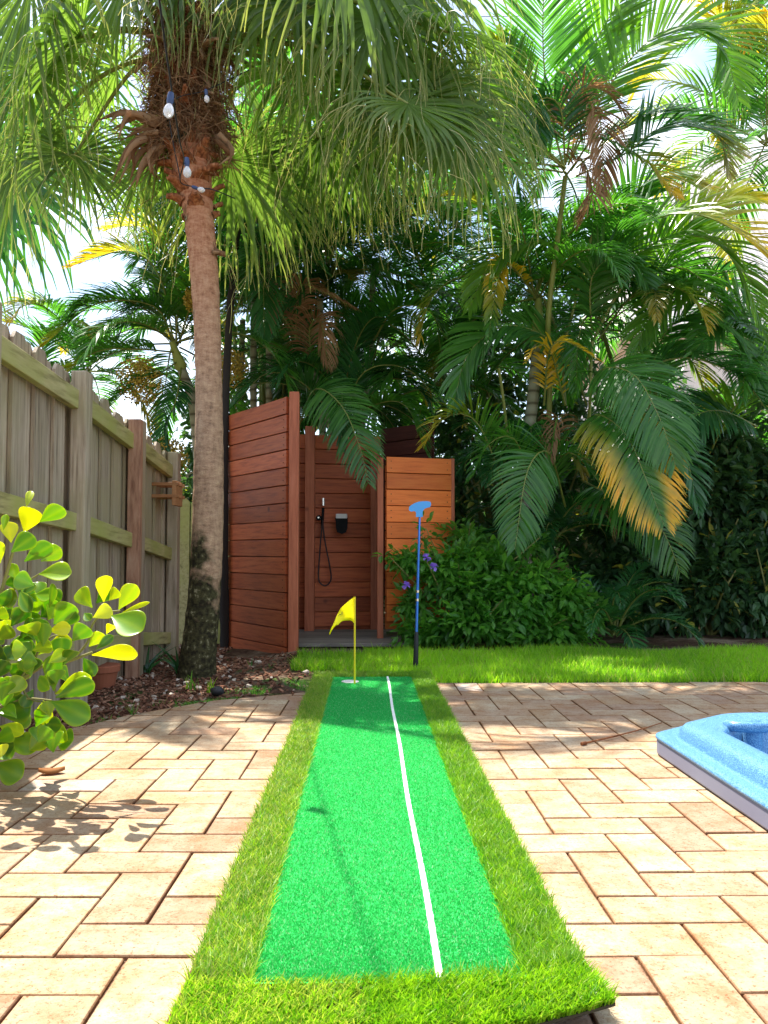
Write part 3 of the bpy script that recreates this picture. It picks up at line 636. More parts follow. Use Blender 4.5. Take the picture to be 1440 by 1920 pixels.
fr = np.array([P(a_, b_, wY - .06) for a_, b_ in pr]); bk = np.array([P(a_, b_, wY + .0) for a_, b_ in pr]); mb.add(np.vstack([fr, bk]), [tuple(range(k_))[::-1], tuple(range(k_, 2 * k_))] + [(k, k_ + k, k_ + (k + 1) % k_, (k + 1) % k_) for k in range(k_)])
mb.build('body', M['black'], t, bevel=.005)
mb = MB(); q = P(640.5, 968, wY - .03); box(mb, q, XYZ, (.046, .034, .019)); mb.build('lid', M['white'], t, bevel=.005)

# ------------------------------------------------------------------ fronds
Z = np.array((0, 0, 1.))
def pinnate(mb, pts, n=48, LL=.42, wd=.013, droop=.9, lift=.35, age=None, tint=None, ang=(35, 70), K=5, start=.14, rr=.009, stalkmat=1, side_up=None, leafmat_=0, prune=.05, tj=.18):
    n = int(n * 1.45); wd = wd * .70
    pts = np.asarray(pts, float); path = spline(pts, 40); seg = np.r_[0, np.cumsum(np.linalg.norm(np.diff(path, axis=0), axis=1))]; Lt = seg[-1]
    u = np.linspace(0, 1, 16); rp = np.stack([np.interp(u * Lt, seg, path[:, k]) for k in range(3)], -1)
    tube(mb, rp, rr * (1 - .85 * u), 5, stalkmat, .5, 0.0, cap=False)
    t_ = start + (1 - start) * (np.arange(n) + .5) / n
    for side in (-1, 1):
        tt = np.clip(t_ + rng.normal(0, .25 / n, n), 0, .999)
        if prune: tt = tt[rng.random(n) > prune]
        m_ = len(tt)
        p = np.stack([np.interp(tt * Lt, seg, path[:, k]) for k in range(3)], -1)
        e = .01; p2 = np.stack([np.interp(np.minimum(tt + e, 1) * Lt, seg, path[:, k]) for k in range(3)], -1); p1 = np.stack([np.interp((tt - e) * Lt, seg, path[:, k]) for k in range(3)], -1)
        T = nrm(p2 - p1); up = Z if side_up is None else np.asarray(side_up, float)
        S = np.cross(T, up); S = np.where(np.linalg.norm(S, axis=1, keepdims=True) < .15, np.array((1., 0, 0)), S); S = nrm(S) * side; N = nrm(np.cross(S, T)) * side
        N = np.where((N @ up)[:, None] < 0, -N, N)
        a_ = np.radians(ang[0] + (ang[1] - ang[0]) * tt ** 1.3) + rng.normal(0, .05, m_)
        s_ = (tt - start) / (1 - start)
        Ln = LL * (.45 + .55 * np.sin(np.pi * np.clip(s_ * .85 + .18, 0, 1))) * np.where(s_ > .8, 1 - (s_ - .8) * 2.2, 1) * (1 + rng.normal(0, .03, m_))
        lf = lift * (1 + rng.normal(0, tj, m_))
        d = nrm(S * np.cos(a_)[:, None] + T * np.sin(a_)[:, None] + N * lf[:, None])
        C = [p]; D = d
        for k in range(1, K):
            D = nrm(D - Z * (droop * (k / (K - 1)) ** 1.2 * (1 + rng.normal(0, .25, m_)) * 1.2 / (K - 1))[:, None]); C.append(C[-1] + D * (Ln / (K - 1))[:, None])
        C = np.stack(C, 1); tan = nrm(np.gradient(C, axis=1)); 
        Sd = nrm(np.cross(tan, N[:, None] + 0 * tan) + .0)
        tw = rng.normal(0, .35, m_)[:, None, None]; Sd = nrm(Sd + N[:, None] * tw)
        prof = np.interp(np.linspace(0, 1, K), [0, .15, .5, .8, 1], [.45, .95, 1, .62, .06])
        W = wd * prof[None] * np.ones((m_, 1)) * (.6 + .4 * Ln / LL)[:, None]
        kk = np.linspace(0, 1, K)[None] * np.ones((m_, 1))
        ag = None if age is None else np.clip(age(tt[:, None] + 0 * kk, kk, side), 0, 1)
        tn = rng.random(m_) * .5 + (rng.random() * .5 if tint is None else tint)
        strips(mb, C, Sd, W, leafmat_, tint=np.clip(tn, 0, 1), age=ag)
def arch(p0, az, el, L, g, n=9, el_min=-80):
    """rachis that leaves p0 at an elevation and bends under its weight"""
    p = [np.asarray(p0, float)]; e = R(el)
    for k in range(n - 1):
        d = np.array((math.cos(az) * math.cos(e), math.sin(az) * math.cos(e), math.sin(e))); p.append(p[-1] + d * L / (n - 1)); e = max(e - g * (.5 + k / n), R(el_min))
    return np.array(p)
def lin(a, b): return lambda t_, k_, s_: np.clip((k_ - a) / max(b - a, 1e-3), 0, 1) * .95
def tipage(a, b): return lambda t_, k_, s_: np.clip((t_ - a) / (b - a), 0, 1) * .9
def leaves(mb, ctr, out, L, wd, m_=0, tint=None, age=0, fold=.25, droop=.4):
    n_ = len(ctr); D = nrm(out + rng.normal(0, .45, (n_, 3)) - Z * (droop * rng.random(n_))[:, None]); S = nrm(np.cross(D, Z + rng.normal(0, .35, (n_, 3)))); N = nrm(np.cross(S, D))
    L = L[:, None]; w_ = wd[:, None]
    V = np.stack([ctr, ctr + D * L * .3 + S * w_ * .85 + N * w_ * fold, ctr + D * L * .65 + S * w_ * .8 + N * w_ * fold, ctr + D * L - N * w_ * .3, ctr + D * L * .65 - S * w_ * .8 + N * w_ * fold, ctr + D * L * .3 - S * w_ * .85 + N * w_ * fold, ctr + D * L * .5], 1)
    f = np.array([(0, 6, 2, 1), (6, 3, 2, 2), (0, 5, 4, 6), (6, 4, 3, 3)]); f1 = np.array([(0, 6, 2, 1), (0, 5, 4, 6)]); f2 = np.array([(6, 3, 2), (6, 4, 3)])
    base = (np.arange(n_) * 7)[:, None, None]; t_ = rng.random(n_) if tint is None else tint
    mb.add(V, (f1[None] + base).reshape(-1, 4), m_, np.repeat(t_, 7), np.repeat(np.broadcast_to(age, (n_,)), 7))
    s_c = mb.c - n_ * 7; mb.l.append((f2[None] + base + s_c).reshape(-1)); mb.n.append(np.full(2 * n_, 3)); mb.m.append(np.full(2 * n_, m_))
class Palm:
    def __init__(s, name, label, base, group=None):
        s.t = thing(name, label, 'palm', base, group); s.base = np.array(base, float)
    def stem(s, pts, r0, r1, m_=None, shaft=None, nm='trunk'):
        mb = MB(); q = spline(pts, 40); tube(mb, q, np.linspace(r0, r1, 40), 14, 0, .5, 0); mb.build(nm, m_ or M['ring'], s.t, smooth=True)
        if shaft:
            mb = MB(); a_ = np.asarray(pts[-1], float); b_ = a_ + np.array(shaft[0]); q = spline([a_ - (0, 0, .01), a_ * .6 + b_ * .4, b_], 12); tube(mb, q, np.array([1.15, 1.35, 1.4, 1.35, 1.25, 1.15, 1.05, .95, .85, .78, .7, .6]) * r1, 12, 0, .9, 1.0)
            mb.build('crownshaft', M['ring'], s.t, smooth=True)
    def frond(s, pts, m_='palm', **kw):
        mb = MB(); pinnate(mb, pts, **kw); return mb.build('frond', [M[m_], M['stalk']], s.t, smooth=True)
    def crown(s, c, nf, L, m_='palm', el=(75, -5), g=.22, azr=(0, 6.283), seed=0, **kw):
        for k in range(nf):
            az = azr[0] + (azr[1] - azr[0]) * ((k * .618034 + seed * .37) % 1); u = (k + .5) / nf; e_ = el[0] + (el[1] - el[0]) * u + rng.normal(0, 5)
            Lk = L * (.85 + .3 * rng.random()); pts = arch(np.asarray(c) + rng.normal(0, .015, 3), az, e_, Lk, g * (1 + rng.normal(0, .15)))
            kk = dict(n=50, LL=.36 * L / 1.4, wd=.0115, droop=.8 + .4 * rng.random(), age=(tipage(.6, 1.1) if rng.random() < .12 else None)); kk.update(kw)
            s.frond(pts, m_, **kk)
def PP(*a): return [P(*q) for q in a]

# main right palm ---------------------------------------------------------
pA = Palm('areca_palm', 'tall feather palm with pale ringed stem right of the putter', (P(990, 1200, 6.9)[0], 6.9, -.03))
pA.stem([pA.base, P(985, 900, 6.9), P(1000, 740, 6.8), P(1008, 645, 6.7)], .055, .045, shaft=(P(1010, 560, 6.7) - P(1008, 645, 6.7),))
pA.stem([pA.base + (.1, .05, 0), P(1030, 760, 6.7), P(1028, 600, 6.4), P(1048, 430, 6.2), P(1060, 330, 6.1)], .024, .018, m_=M['stalk'], nm='stem')
for a_ in ([(1040, 700, 6.6), (1070, 600, 6.5), (1090, 520, 6.5), (1110, 440, 6.5)], [(1090, 700, 6.5), (1130, 600, 6.4), (1190, 500, 6.3)], [(960, 900, 6.6), (945, 760, 6.4), (935, 690, 6.3)], [(1100, 880, 6.5), (1105, 780, 6.4), (1110, 640, 6.4)], [(1060, 760, 6.6), (1050, 640, 6.6), (1020, 560, 6.6)]):
    mb = MB(); tube(mb, spline(PP(*a_), 14), .012, 8, 0, rng.random()); mb.build('stem', M['stalk'], pA.t, smooth=True)
cA = (1058, 320, 6.1)
F1 = dict(n=54, LL=.62, wd=.017)
pA.frond(PP(cA, (1030, 200, 6.0), (1018, 80, 5.9), (1022, -90, 5.7)), 'palm', n=50, LL=.55, wd=.015, droop=.25, lift=.1, side_up=(0, -1, .1), ang=(30, 55), tint=.3)
pA.frond(PP(cA, (1010, 260, 6.0), (960, 170, 5.9), (930, 70, 5.9)), 'palmbright', n=46, LL=.42, wd=.018, droop=.35, lift=.2, side_up=(0, -1, .3), age=tipage(.8, 1.2))
pA.frond(PP((1070, 300, 6.1), (1150, 150, 6.0), (1250, 55, 5.9), (1345, 70, 5.8), (1385, 190, 5.7)), 'palmbright', n=62, LL=.50, wd=.017, droop=.5, lift=.25, side_up=(-.2, -1, .55), ang=(35, 60))
pA.frond(PP((1070, 300, 6.1), (1100, 130, 6.1), (1150, 20, 6.0), (1230, -60, 6.0)), 'palmbright', n=50, LL=.45, wd=.017, droop=.3, lift=.2, side_up=(0, -1, .3))
pA.frond(PP((1080, 315, 6.1), (1180, 235, 5.9), (1300, 225, 5.8), (1390, 290, 5.7)), 'palm', n=56, LL=.42, wd=.014, droop=.6, lift=.3, side_up=(0, -.6, 1), age=tipage(.75, 1.1))
pA.frond(PP((1080, 330, 6.1), (1170, 290, 5.8), (1240, 240, 5.7), (1340, 250, 5.6), (1370, 330, 5.6)), 'palmdark', n=50, LL=.36, wd=.013, droop=.8, side_up=(0, -.8, .7), age=tipage(.6, 1.2))
pA.frond(PP((1070, 320, 6.1), (1120, 260, 5.9), (1210, 300, 5.7), (1270, 370, 5.6)), 'palm', n=44, LL=.30, wd=.012, droop=.7, age=tipage(.4, 1.0), side_up=(0, -.8, .7))
pA.frond(PP((1065, 310, 6.1), (1110, 200, 5.9), (1130, 260, 5.8), (1128, 360, 5.8)), 'dead', n=40, LL=.34, wd=.010, droop=1.5, side_up=(0, -.7, .7))
pA.frond(PP((1060, 310, 6.1), (1085, 180, 5.9), (1130, 170, 5.8), (1175, 215, 5.8)), 'dead', n=40, LL=.28, wd=.008, droop=1.8)
pA.frond(PP((1060, 310, 6.1), (1050, 200, 5.9), (1010, 190, 5.8), (1015, 270, 5.7)), 'palmdark', n=40, LL=.3, wd=.013, droop=1.2)
pA.frond(PP((1060, 330, 6.1), (1090, 300, 5.9), (1110, 360, 5.8), (1090, 420, 5.8)), 'dead', n=36, LL=.28, wd=.009, droop=1.3)
pA.crown(P(*cA), 6, 1.25, 'palm', el=(50, 5), g=.2, azr=(.5, 3.6), seed=2)
cB = P(1008, 560, 6.7)
pA.crown(cB, 14, 1.35, 'palm', el=(75, 5), g=.25, seed=1)
pA.frond(PP((1005, 560, 6.6), (960, 500, 6.3), (935, 520, 6.2), (915, 640, 6.1)), 'palm', n=34, LL=.19, age=lambda t_, k_, s_: np.clip(1.1 - 2.2 * np.abs(t_ - .35), 0, 1), side_up=(0, -.6, .8))
pA.frond(PP((1020, 760, 6.5), (1030, 660, 6.2), (1060, 640, 6.1), (1130, 680, 6.0)), 'palm', n=26, LL=.15, droop=.9, prune=.25, age=lambda t_, k_, s_: np.full(t_.shape, .95))
pA.frond(PP((1060, 760, 6.5), (1030, 655, 6.2), (1000, 655, 6.1), (985, 680, 6.0)), 'palm', n=20, LL=.13, droop=1, prune=.2, age=lambda t_, k_, s_: np.full(t_.shape, .9))
# hanging hero fronds
pA.frond(PP((1100, 800, 6.4), (1120, 700, 6.0), (1185, 700, 5.6), (1235, 780, 5.4), (1266, 872, 5.35)), 'palm', n=62, LL=.43, wd=.015, tj=.05, droop=1.0, lift=.0, side_up=(0, -1, .35), ang=(20, 52), start=.3, tint=.25)
pA.frond(PP((1080, 860, 6.3), (1110, 780, 5.9), (1170, 810, 5.5), (1212, 900, 5.35), (1245, 985, 5.3)), 'palm', n=62, LL=.42, wd=.015, tj=.05, droop=.95, lift=.0, side_up=(0, -1, .3), ang=(20, 50), start=.3, age=lambda t_, k_, s_: np.clip((k_ - .24 - .10 * (s_ > 0)) * 3.2, 0, 1) * np.clip(t_ * 2.4 - .5, 0, 1), tint=.3)
pA.frond(PP((1090, 900, 6.4), (1130, 920, 6.0), (1200, 950, 5.7), (1245, 1000, 5.6), (1275, 1072, 5.6)), 'palm', n=54, LL=.34, wd=.012, tj=.05, droop=1.0, lift=.0, side_up=(0, -1, .4), ang=(20, 50), start=.2, tint=.15)
pA.frond(PP((1100, 820, 6.4), (1200, 800, 6.2), (1280, 850, 6.0), (1310, 960, 5.9)), 'palmdark', n=50, LL=.28, wd=.014, droop=.7, side_up=(0, -.8, .6), tint=.5)
pA.frond(PP((1060, 950, 6.3), (1030, 850, 6.0), (990, 880, 5.7), (965, 1030, 5.5)), 'palm', n=54, LL=.34, wd=.012, tj=.05, droop=.9, lift=.0, side_up=(0, -1, .4), ang=(20, 50), tint=.3)
pA.frond(PP((1000, 960, 6.4), (970, 830, 6.1), (920, 830, 6.0), (880, 900, 5.9)), 'palm', n=44, LL=.24, wd=.011, droop=.8)
pA.frond(PP((1010, 960, 6.4), (1060, 850, 6.1), (1120, 900, 5.9), (1150, 980, 5.9)), 'palm', n=44, LL=.26, wd=.011, droop=1.0)
pA.frond(PP((960, 960, 6.4), (900, 800, 6.2), (840, 780, 6.1), (790, 840, 6.0)), 'palm', n=44, LL=.30, wd=.012, droop=.7, age=tipage(.5, 1.1))
pA.frond(PP((1020, 900, 6.5), (1045, 790, 6.2), (1040, 800, 6.1), (1030, 880, 6.0)), 'dead', n=26, LL=.2, wd=.008, droop=2)
pA.frond(PP((1080, 960, 6.4), (1110, 950, 6.1), (1140, 970, 6.0), (1150, 1010, 6.0)), 'dead', n=20, LL=.14, wd=.007, droop=1.5)
pA.crown(P(1000, 900, 6.8), 12, 1.0, 'palmdark', el=(75, 15), g=.3, seed=4)
pA.crown(P(1040, 1010, 6.7), 9, .8, 'palmdark', el=(70, 20), g=.32, seed=6)

# right arching palm --------------------------------------------------------
pB = Palm('areca_palm', 'feather palm on the right whose arching fronds turn orange at the tips', (P(1230, 1200, 7.4)[0], 7.4, -.03))
for k, a_ in enumerate(([(1230, 1100, 7.4), (1180, 800, 7.2), (1130, 620, 7.0)], [(1250, 1100, 7.4), (1240, 820, 7.2), (1210, 640, 7.0)], [(1300, 1100, 7.4), (1350, 850, 7.2), (1420, 700, 7.0)])):
    pB.stem(PP(*a_), .022, .016, m_=M['stalk'], nm='stem')
pB.frond(PP((1110, 560, 6.6), (1180, 440, 6.4), (1300, 400, 6.2), (1440, 480, 6.1), (1500, 600, 6.0)), 'palm', n=66, LL=.52, wd=.015, droop=.55, side_up=(-.2, -.7, .9), age=tipage(.30, .75), tint=.45)
pB.frond(PP((1120, 600, 6.6), (1170, 500, 6.4), (1270, 440, 6.3), (1370, 480, 6.2), (1440, 640, 6.1)), 'palmbright', n=62, LL=.42, wd=.016, droop=.8, side_up=(0, -.7, .8))
pB.frond(PP((1120, 640, 6.6), (1180, 560, 6.5), (1260, 500, 6.4), (1330, 540, 6.3), (1390, 660, 6.2)), 'palm', n=54, LL=.40, wd=.014, droop=.8)
pB.frond(PP((1110, 640, 6.5), (1110, 520, 6.3), (1170, 480, 6.2), (1230, 560, 6.1)), 'palm', n=48, LL=.34, wd=.014, droop=.9, side_up=(0, -.8, .6), tint=.1)
pB.frond(PP((1140, 800, 6.6), (1170, 720, 6.4), (1280, 670, 6.2), (1400, 720, 6.1), (1470, 830, 6.0)), 'palmdark', n=60, LL=.42, wd=.016, droop=.8, tint=.5)
pB.frond(PP((1330, 850, 6.8), (1380, 760, 6.5), (1460, 690, 6.3), (1560, 680, 6.2)), 'palmbright', n=50, LL=.42, wd=.016, droop=.6)
pB.crown(P(1130, 610, 7.0), 10, 1.4, 'palm', el=(70, 0), g=.25, seed=3)
pB.crown(P(1215, 640, 7.1), 8, 1.3, 'palmdark', el=(60, -10), g=.28, seed=5)
pB.crown(P(1420, 730, 7.1), 11, 1.4, 'palm', el=(75, -10), g=.25, seed=8)
pB.crown(P(1180, 850, 7.4), 10, 1.1, 'palmdark', el=(70, 0), g=.3, seed=11)

for a_, mm, kw in (
    (((1430, 760, 6.9), (1400, 600, 6.6), (1310, 520, 6.4), (1215, 600, 6.2), (1190, 700, 6.1)), 'palmbright', {}),
    (((1460, 800, 6.9), (1440, 660, 6.5), (1370, 590, 6.3), (1300, 660, 6.1)), 'palm', {}),
    (((1215, 800, 6.8), (1230, 660, 6.5), (1290, 590, 6.3), (1380, 620, 6.2), (1430, 740, 6.1)), 'palm', {}),
    (((1130, 640, 6.8), (1090, 520, 6.6), (1020, 450, 6.4), (930, 480, 6.3), (880, 580, 6.2)), 'palmbright', {}),
    (((1100, 760, 6.8), (1060, 660, 6.5), (960, 610, 6.3), (880, 660, 6.2), (850, 760, 6.1)), 'palm', {}),
    (((1215, 640, 6.9), (1250, 480, 6.7), (1340, 380, 6.5), (1450, 370, 6.4)), 'palmbright', dict(age=tipage(.5, 1.0))),
    (((1130, 600, 6.9), (1160, 420, 6.7), (1230, 330, 6.5), (1330, 350, 6.4)), 'palm', dict(age=tipage(.7, 1.1))),
    (((1420, 800, 6.8), (1350, 770, 6.4), (1290, 790, 6.2), (1240, 870, 6.1)), 'palmdark', {})):
    pB.frond(PP(*a_), mm, **dict(dict(n=52, LL=.44, wd=.020, droop=.8, lift=.15, side_up=(0, -.8, .7), tj=.08), **kw))
# centre palm behind the stall ----------------------------------------------
pC = Palm('areca_palm', 'dark feather palm clump rising behind the shower stall', (P(520, 1200, 8.0)[0], 8.0, -.03))
for a_ in ([(480, 1100, 8.0), (475, 700, 7.8), (478, 520, 7.6)], [(500, 1100, 8.0), (505, 700, 7.7), (500, 500, 7.5)], [(600, 1100, 8.0), (605, 760, 7.8), (600, 560, 7.6)], [(640, 1100, 8.2), (690, 700, 8.0), (700, 500, 7.9)], [(440, 1100, 8.2), (455, 600, 8.0)]):
    pC.stem(PP(*a_), .035, .028)
for (x_, y_, Y_, nf, L_, mm, sd) in ((480, 480, 7.6, 13, 1.6, 'palmdark', 1), (520, 400, 7.5, 13, 1.7, 'palm', 2), (610, 520, 7.6, 13, 1.6, 'palm', 3), (700, 470, 7.9, 13, 1.7, 'palmdark', 4), (800, 560, 8.0, 12, 1.6, 'palm', 5), (560, 650, 8.0, 11, 1.3, 'palmdark', 6), (700, 680, 8.0, 12, 1.3, 'palm', 7), (820, 720, 7.6, 11, 1.2, 'palm', 9), (860, 430, 7.8, 12, 1.6, 'palm', 10), (640, 330, 8.0, 11, 1.7, 'palm', 12)):
    pC.crown(P(x_, y_, Y_), min(nf, 10 if Y_ > 7.9 else nf), L_, mm, el=(78, -10), g=.26, seed=sd)
pC2 = pC.t
# curled shiny ones in front
pC3 = Palm('areca_palm', 'feather palm with curled drooping fronds just behind the stall post', (P(640, 1200, 7.3)[0], 7.3, -.03))
pC3.stem([pC3.base, P(640, 900, 7.3), P(590, 700, 7.2)], .03, .025)
pC3.frond(PP((560, 640, 7.2), (500, 480, 6.9), (500, 380, 6.8), (560, 400, 6.7), (650, 480, 6.6)), 'palmdark', n=60, LL=.36, wd=.015, droop=1.3, lift=.5)
pC3.frond(PP((560, 640, 7.2), (490, 520, 6.9), (500, 430, 6.8), (560, 450, 6.7), (610, 510, 6.6)), 'palmdark', n=56, LL=.32, wd=.014, droop=1.4, lift=.5, tint=.5)
pC3.frond(PP((555, 640, 7.2), (560, 540, 6.9), (600, 545, 6.8), (670, 580, 6.7)), 'dead', n=44, LL=.26, wd=.010, droop=1.8)
pC3.frond(PP((590, 700, 7.2), (580, 620, 7.0), (600, 600, 6.9), (615, 690, 6.8)), 'dead', n=40, LL=.30, wd=.008, droop=2)
pC3.frond(PP((560, 800, 7.2), (590, 730, 6.7), (640, 760, 6.3), (675, 840, 6.05), (690, 905, 6.0)), 'palm', n=58, LL=.36, wd=.012, tj=.05, droop=1.0, lift=.0, side_up=(0, -1, .4), ang=(20, 50), start=.2, tint=.2)
pC3.frond(PP((640, 800, 7.2), (570, 720, 6.9), (500, 700, 6.8), (440, 760, 6.7)), 'palmdark', n=50, LL=.34, wd=.014, droop=1.0)
pC3.frond(PP((640, 800, 7.2), (680, 700, 6.9), (760, 690, 6.7), (830, 760, 6.6)), 'palmdark', n=54, LL=.36, wd=.014, droop=.8)
pC3.frond(PP((640, 800, 7.2), (700, 760, 6.8), (760, 760, 6.6), (800, 850, 6.5)), 'palm', n=50, LL=.3, wd=.012, droop=.8)
pC3.frond(PP((700, 640, 7.2), (740, 580, 6.9), (800, 580, 6.7), (840, 640, 6.6)), 'palm', n=50, LL=.32, wd=.014, droop=.8, tint=.1)
pC3.crown(P(640, 760, 7.4), 12, 1.2, 'palmdark', el=(70, -5), g=.28, seed=13)
mb = MB(); tube(mb, spline(PP((515, 545, 7.1), (512, 590, 7.05), (500, 645, 7.0)), 12), np.interp(np.linspace(0, 1, 12), [0, .25, .6, 1], [.02, .05, .045, .006]), 10, 0, .7); mb.build('dry_sheath', M['dead'], pC3.t, smooth=True)

pS = thing('tree_stem', 'nearly black slender tree stem rising just behind the fan palm trunk beside the stall', 'tree', (P(421, 1200, 6.45)[0], 6.45, -.08))
mb = MB(); tube(mb, spline([P(421, 1215, 6.45), P(420, 1000, 6.45), P(422, 780, 6.5), P(430, 600, 6.6), P(446, 420, 6.7)], 60), np.linspace(.034, .026, 60), 12, wob=.08); mb.build('trunk', simple('black_bark', (.022, .016, .013), .95), pS, smooth=True)
mb = MB(); leaves(mb, P(470, 380, 6.8)[None] + rng.normal(0, .16, (240, 3)), rng.normal(size=(240, 3)), U(.06, .1, 240), U(.02, .03, 240)); mb.build('crown', M['hedge'], pS)
pL = Palm('areca_palm', 'low feather palm peeking over the left fence below the sky gap', (P(150, 1150, 8.0)[0], 8.0, -.03))
pL.stem(PP((150, 1150, 8.0), (150, 900, 8.0), (165, 700, 7.9)), .03, .025); pL.crown(P(165, 700, 7.9), 13, 1.25, 'palm', el=(80, -5), g=.26, seed=4, age=tipage(.55, 1.1))
pL.crown(P(60, 760, 8.0), 9, 1.1, 'palm', el=(80, 0), g=.28, seed=6)
# left palm -------------------------------------------------------------------
pD = Palm('areca_palm', 'feather palm behind the fence with fruit clusters and a green curved stem', (P(390, 1150, 7.6)[0], 7.6, -.03))
pD.stem(PP((390, 1150, 7.6), (375, 900, 7.5), (362, 760, 7.4), (340, 690, 7.3)), .05, .04, shaft=(P(322, 640, 7.2) - P(340, 690, 7.3),))
pD.frond(PP((325, 645, 7.2), (290, 575, 7.0), (180, 570, 6.9), (80, 650, 6.8)), 'palm', n=66, LL=.40, wd=.011, droop=.7, age=tipage(.75, 1.2))
pD.frond(PP((325, 660, 7.2), (260, 655, 7.0), (180, 660, 6.9), (100, 720, 6.8)), 'palm', n=60, LL=.34, wd=.011, droop=.6, age=tipage(.6, 1.1))
pD.frond(PP((325, 640, 7.2), (300, 520, 7.0), (240, 470, 6.9), (130, 500, 6.8)), 'palm', n=60, LL=.36, wd=.012, droop=.8, age=tipage(.45, .9))
pD.frond(PP((330, 680, 7.2), (300, 700, 7.0), (240, 730, 6.9), (170, 800, 6.8)), 'palm', n=50, LL=.30, wd=.011, droop=.7)
pD.frond(PP((330, 640, 7.2), (330, 520, 7.0), (270, 430, 6.9), (190, 430, 6.8)), 'palmbright', n=50, LL=.34, wd=.012, droop=.8, age=tipage(.3, .8))
pD.frond(PP((340, 690, 7.2), (330, 750, 7.0), (310, 800, 6.9), (300, 880, 6.8)), 'palmdark', n=46, LL=.26, wd=.012, droop=.7)
pD.crown(P(330, 645, 7.3), 13, 1.35, 'palm', el=(80, -15), g=.24, seed=2)
pD.crown(P(400, 560, 7.8), 12, 1.4, 'palmdark', el=(80, -5), g=.24, seed=5)
for (fx_, fy_, s_) in ((262, 715, .20), (315, 860, .17), (432, 690, .15), (370, 560, .12), (290, 890, .13)):
    mb = MB(); c_ = P(fx_, fy_, 6.9); n_ = 620; d = rng.normal(size=(n_, 3)); d = nrm(d) * (rng.random((n_, 1)) ** .4) * s_; d[:, 2] *= 1.1
    for k in range(22):
        e_ = d[k] * 1.1; tube(mb, spline([c_ + (0, 0, s_ * .9), c_ + e_ * .5 + (0, 0, s_ * .3), c_ + e_], 6), .0022, 4, 0, .8, 0, cap=False)
    r_ = .010
    oc = np.array([(1, 0, 0), (-1, 0, 0), (0, 1, 0), (0, -1, 0), (0, 0, 1), (0, 0, -1)]) * r_
    V = (c_ + d)[:, None] + oc[None]; of = np.array([(0, 2, 4), (2, 1, 4), (1, 3, 4), (3, 0, 4), (2, 0, 5), (1, 2, 5), (3, 1, 5), (0, 3, 5)])
    mb.add(V, (of[None] + (np.arange(n_) * 6)[:, None, None]).reshape(-1, 3), 0, np.repeat(rng.random(n_), 6)); mb.build('fruit_cluster', M['fruit'], pD.t, smooth=True)
pE = Palm('areca_palm', 'feather palm at the top right edge with a brown trunk and yellow tips', (P(1470, 1200, 9.0)[0], 9.0, -.03))
pE.stem([pE.base, P(1458, 600, 9.0), P(1450, 200, 9.0)], .07, .055, m_=M['bark'])
pE.crown(P(1437, 270, 9.0), 16, 1.9, 'palm', el=(80, -25), g=.22, seed=7, age=tipage(.5, 1.1), LL=.5, wd=.016)
pE.crown(P(1430, 40, 9.2), 9, 1.6, 'palm', el=(80, -25), g=.22, seed=9, age=tipage(.4, 1.0), LL=.45, wd=.016)

# ------------------------------------------------------------------ fan palm
trunk_px = [(369, 1262, 4.90, 37), (371, 1235, 4.90, 33.5), (377, 1180, 4.91, 31), (384, 1100, 4.92, 29.5), (389, 1000, 4.94, 29), (391, 900, 4.96, 28), (392, 800, 4.98, 26), (391, 700, 5.0, 24.5), (388, 600, 5.03, 25), (382, 500, 5.06, 26.5), (372, 400, 5.10, 28), (363, 330, 5.14, 34), (356, 270, 5.18, 44), (352, 200, 5.2, 44), (352, 120, 5.22, 36), (352, 40, 5.24, 30)]
tb = P(369, 1262, 4.9)
tF = thing('fan_palm', 'tall fan palm with leaning grey brown trunk beside the shower stall', 'palm', (tb[0], 4.9, -.1))
pts = np.array([P(a_, b_, c_) for a_, b_, c_, _ in trunk_px]); pts[0][2] -= .03
rad = np.array([r_ * Y_ / F for _, _, Y_, r_ in trunk_px]); q = spline(pts, 220); u = np.linspace(0, len(pts) - 1, 220); rr = np.interp(u, range(len(pts)), rad)
rr = rr * (1 + .014 * np.sin(np.cumsum(rng.uniform(.4, 1.6, 220))) + rng.normal(0, .006, 220))
mb = MB(); tube(mb, q, rr, 40); mb.build('trunk', M['bark'], tF, smooth=True)
mb = MB(); tube(mb, [P(424, 1200, 5.35), P(421, 1000, 5.35), P(422, 780, 5.4)], [.035, .03, .02], 10, wob=.1); 
mb.build('old_leaf_stub', M['boot'], tF) if False else None
# boots: dry leaf bases round the head of the trunk
def wedge(mb, p, out, L, w0, w1, curl, m_=0, tn=.5, thk=.008, K=7):
    out = nrm(out); S = nrm(np.cross(out, Z)); C = [np.array(p)]; D = nrm(out * .55 + Z * .8)
    for k in range(1, K): D = nrm(D + (-Z * curl + out * .35) * .3); C.append(C[-1] + D * L / (K - 1))
    C = np.array(C); tan = nrm(np.gradient(C, axis=0)); N = nrm(np.cross(S[None], tan)); u = np.linspace(0, 1, K); W = np.interp(u, [0, .35, 1], [w0, w0 * .8, w1]) * (1 + rng.normal(0, .08, K))
    V = np.stack([C - S * W[:, None] + N * .012, C + N * 0, C + S * W[:, None] + N * .012, C + S * W[:, None] * .9 - N * thk, C - N * (thk * 2), C - S * W[:, None] * .9 - N * thk], 1)
    i = np.arange(K - 1)[:, None, None] * 6; j = np.arange(6)[None, :, None]; j2 = (j + 1) % 6
    mb.add(V, np.concatenate([i + j, i + j2, i + 6 + j2, i + 6 + j], -1).reshape(-1, 4), m_, tn)
    mb.add(V[-1], [(0, 1, 2, 3, 4, 5)], m_, tn); return C[-1]
mb = MB()
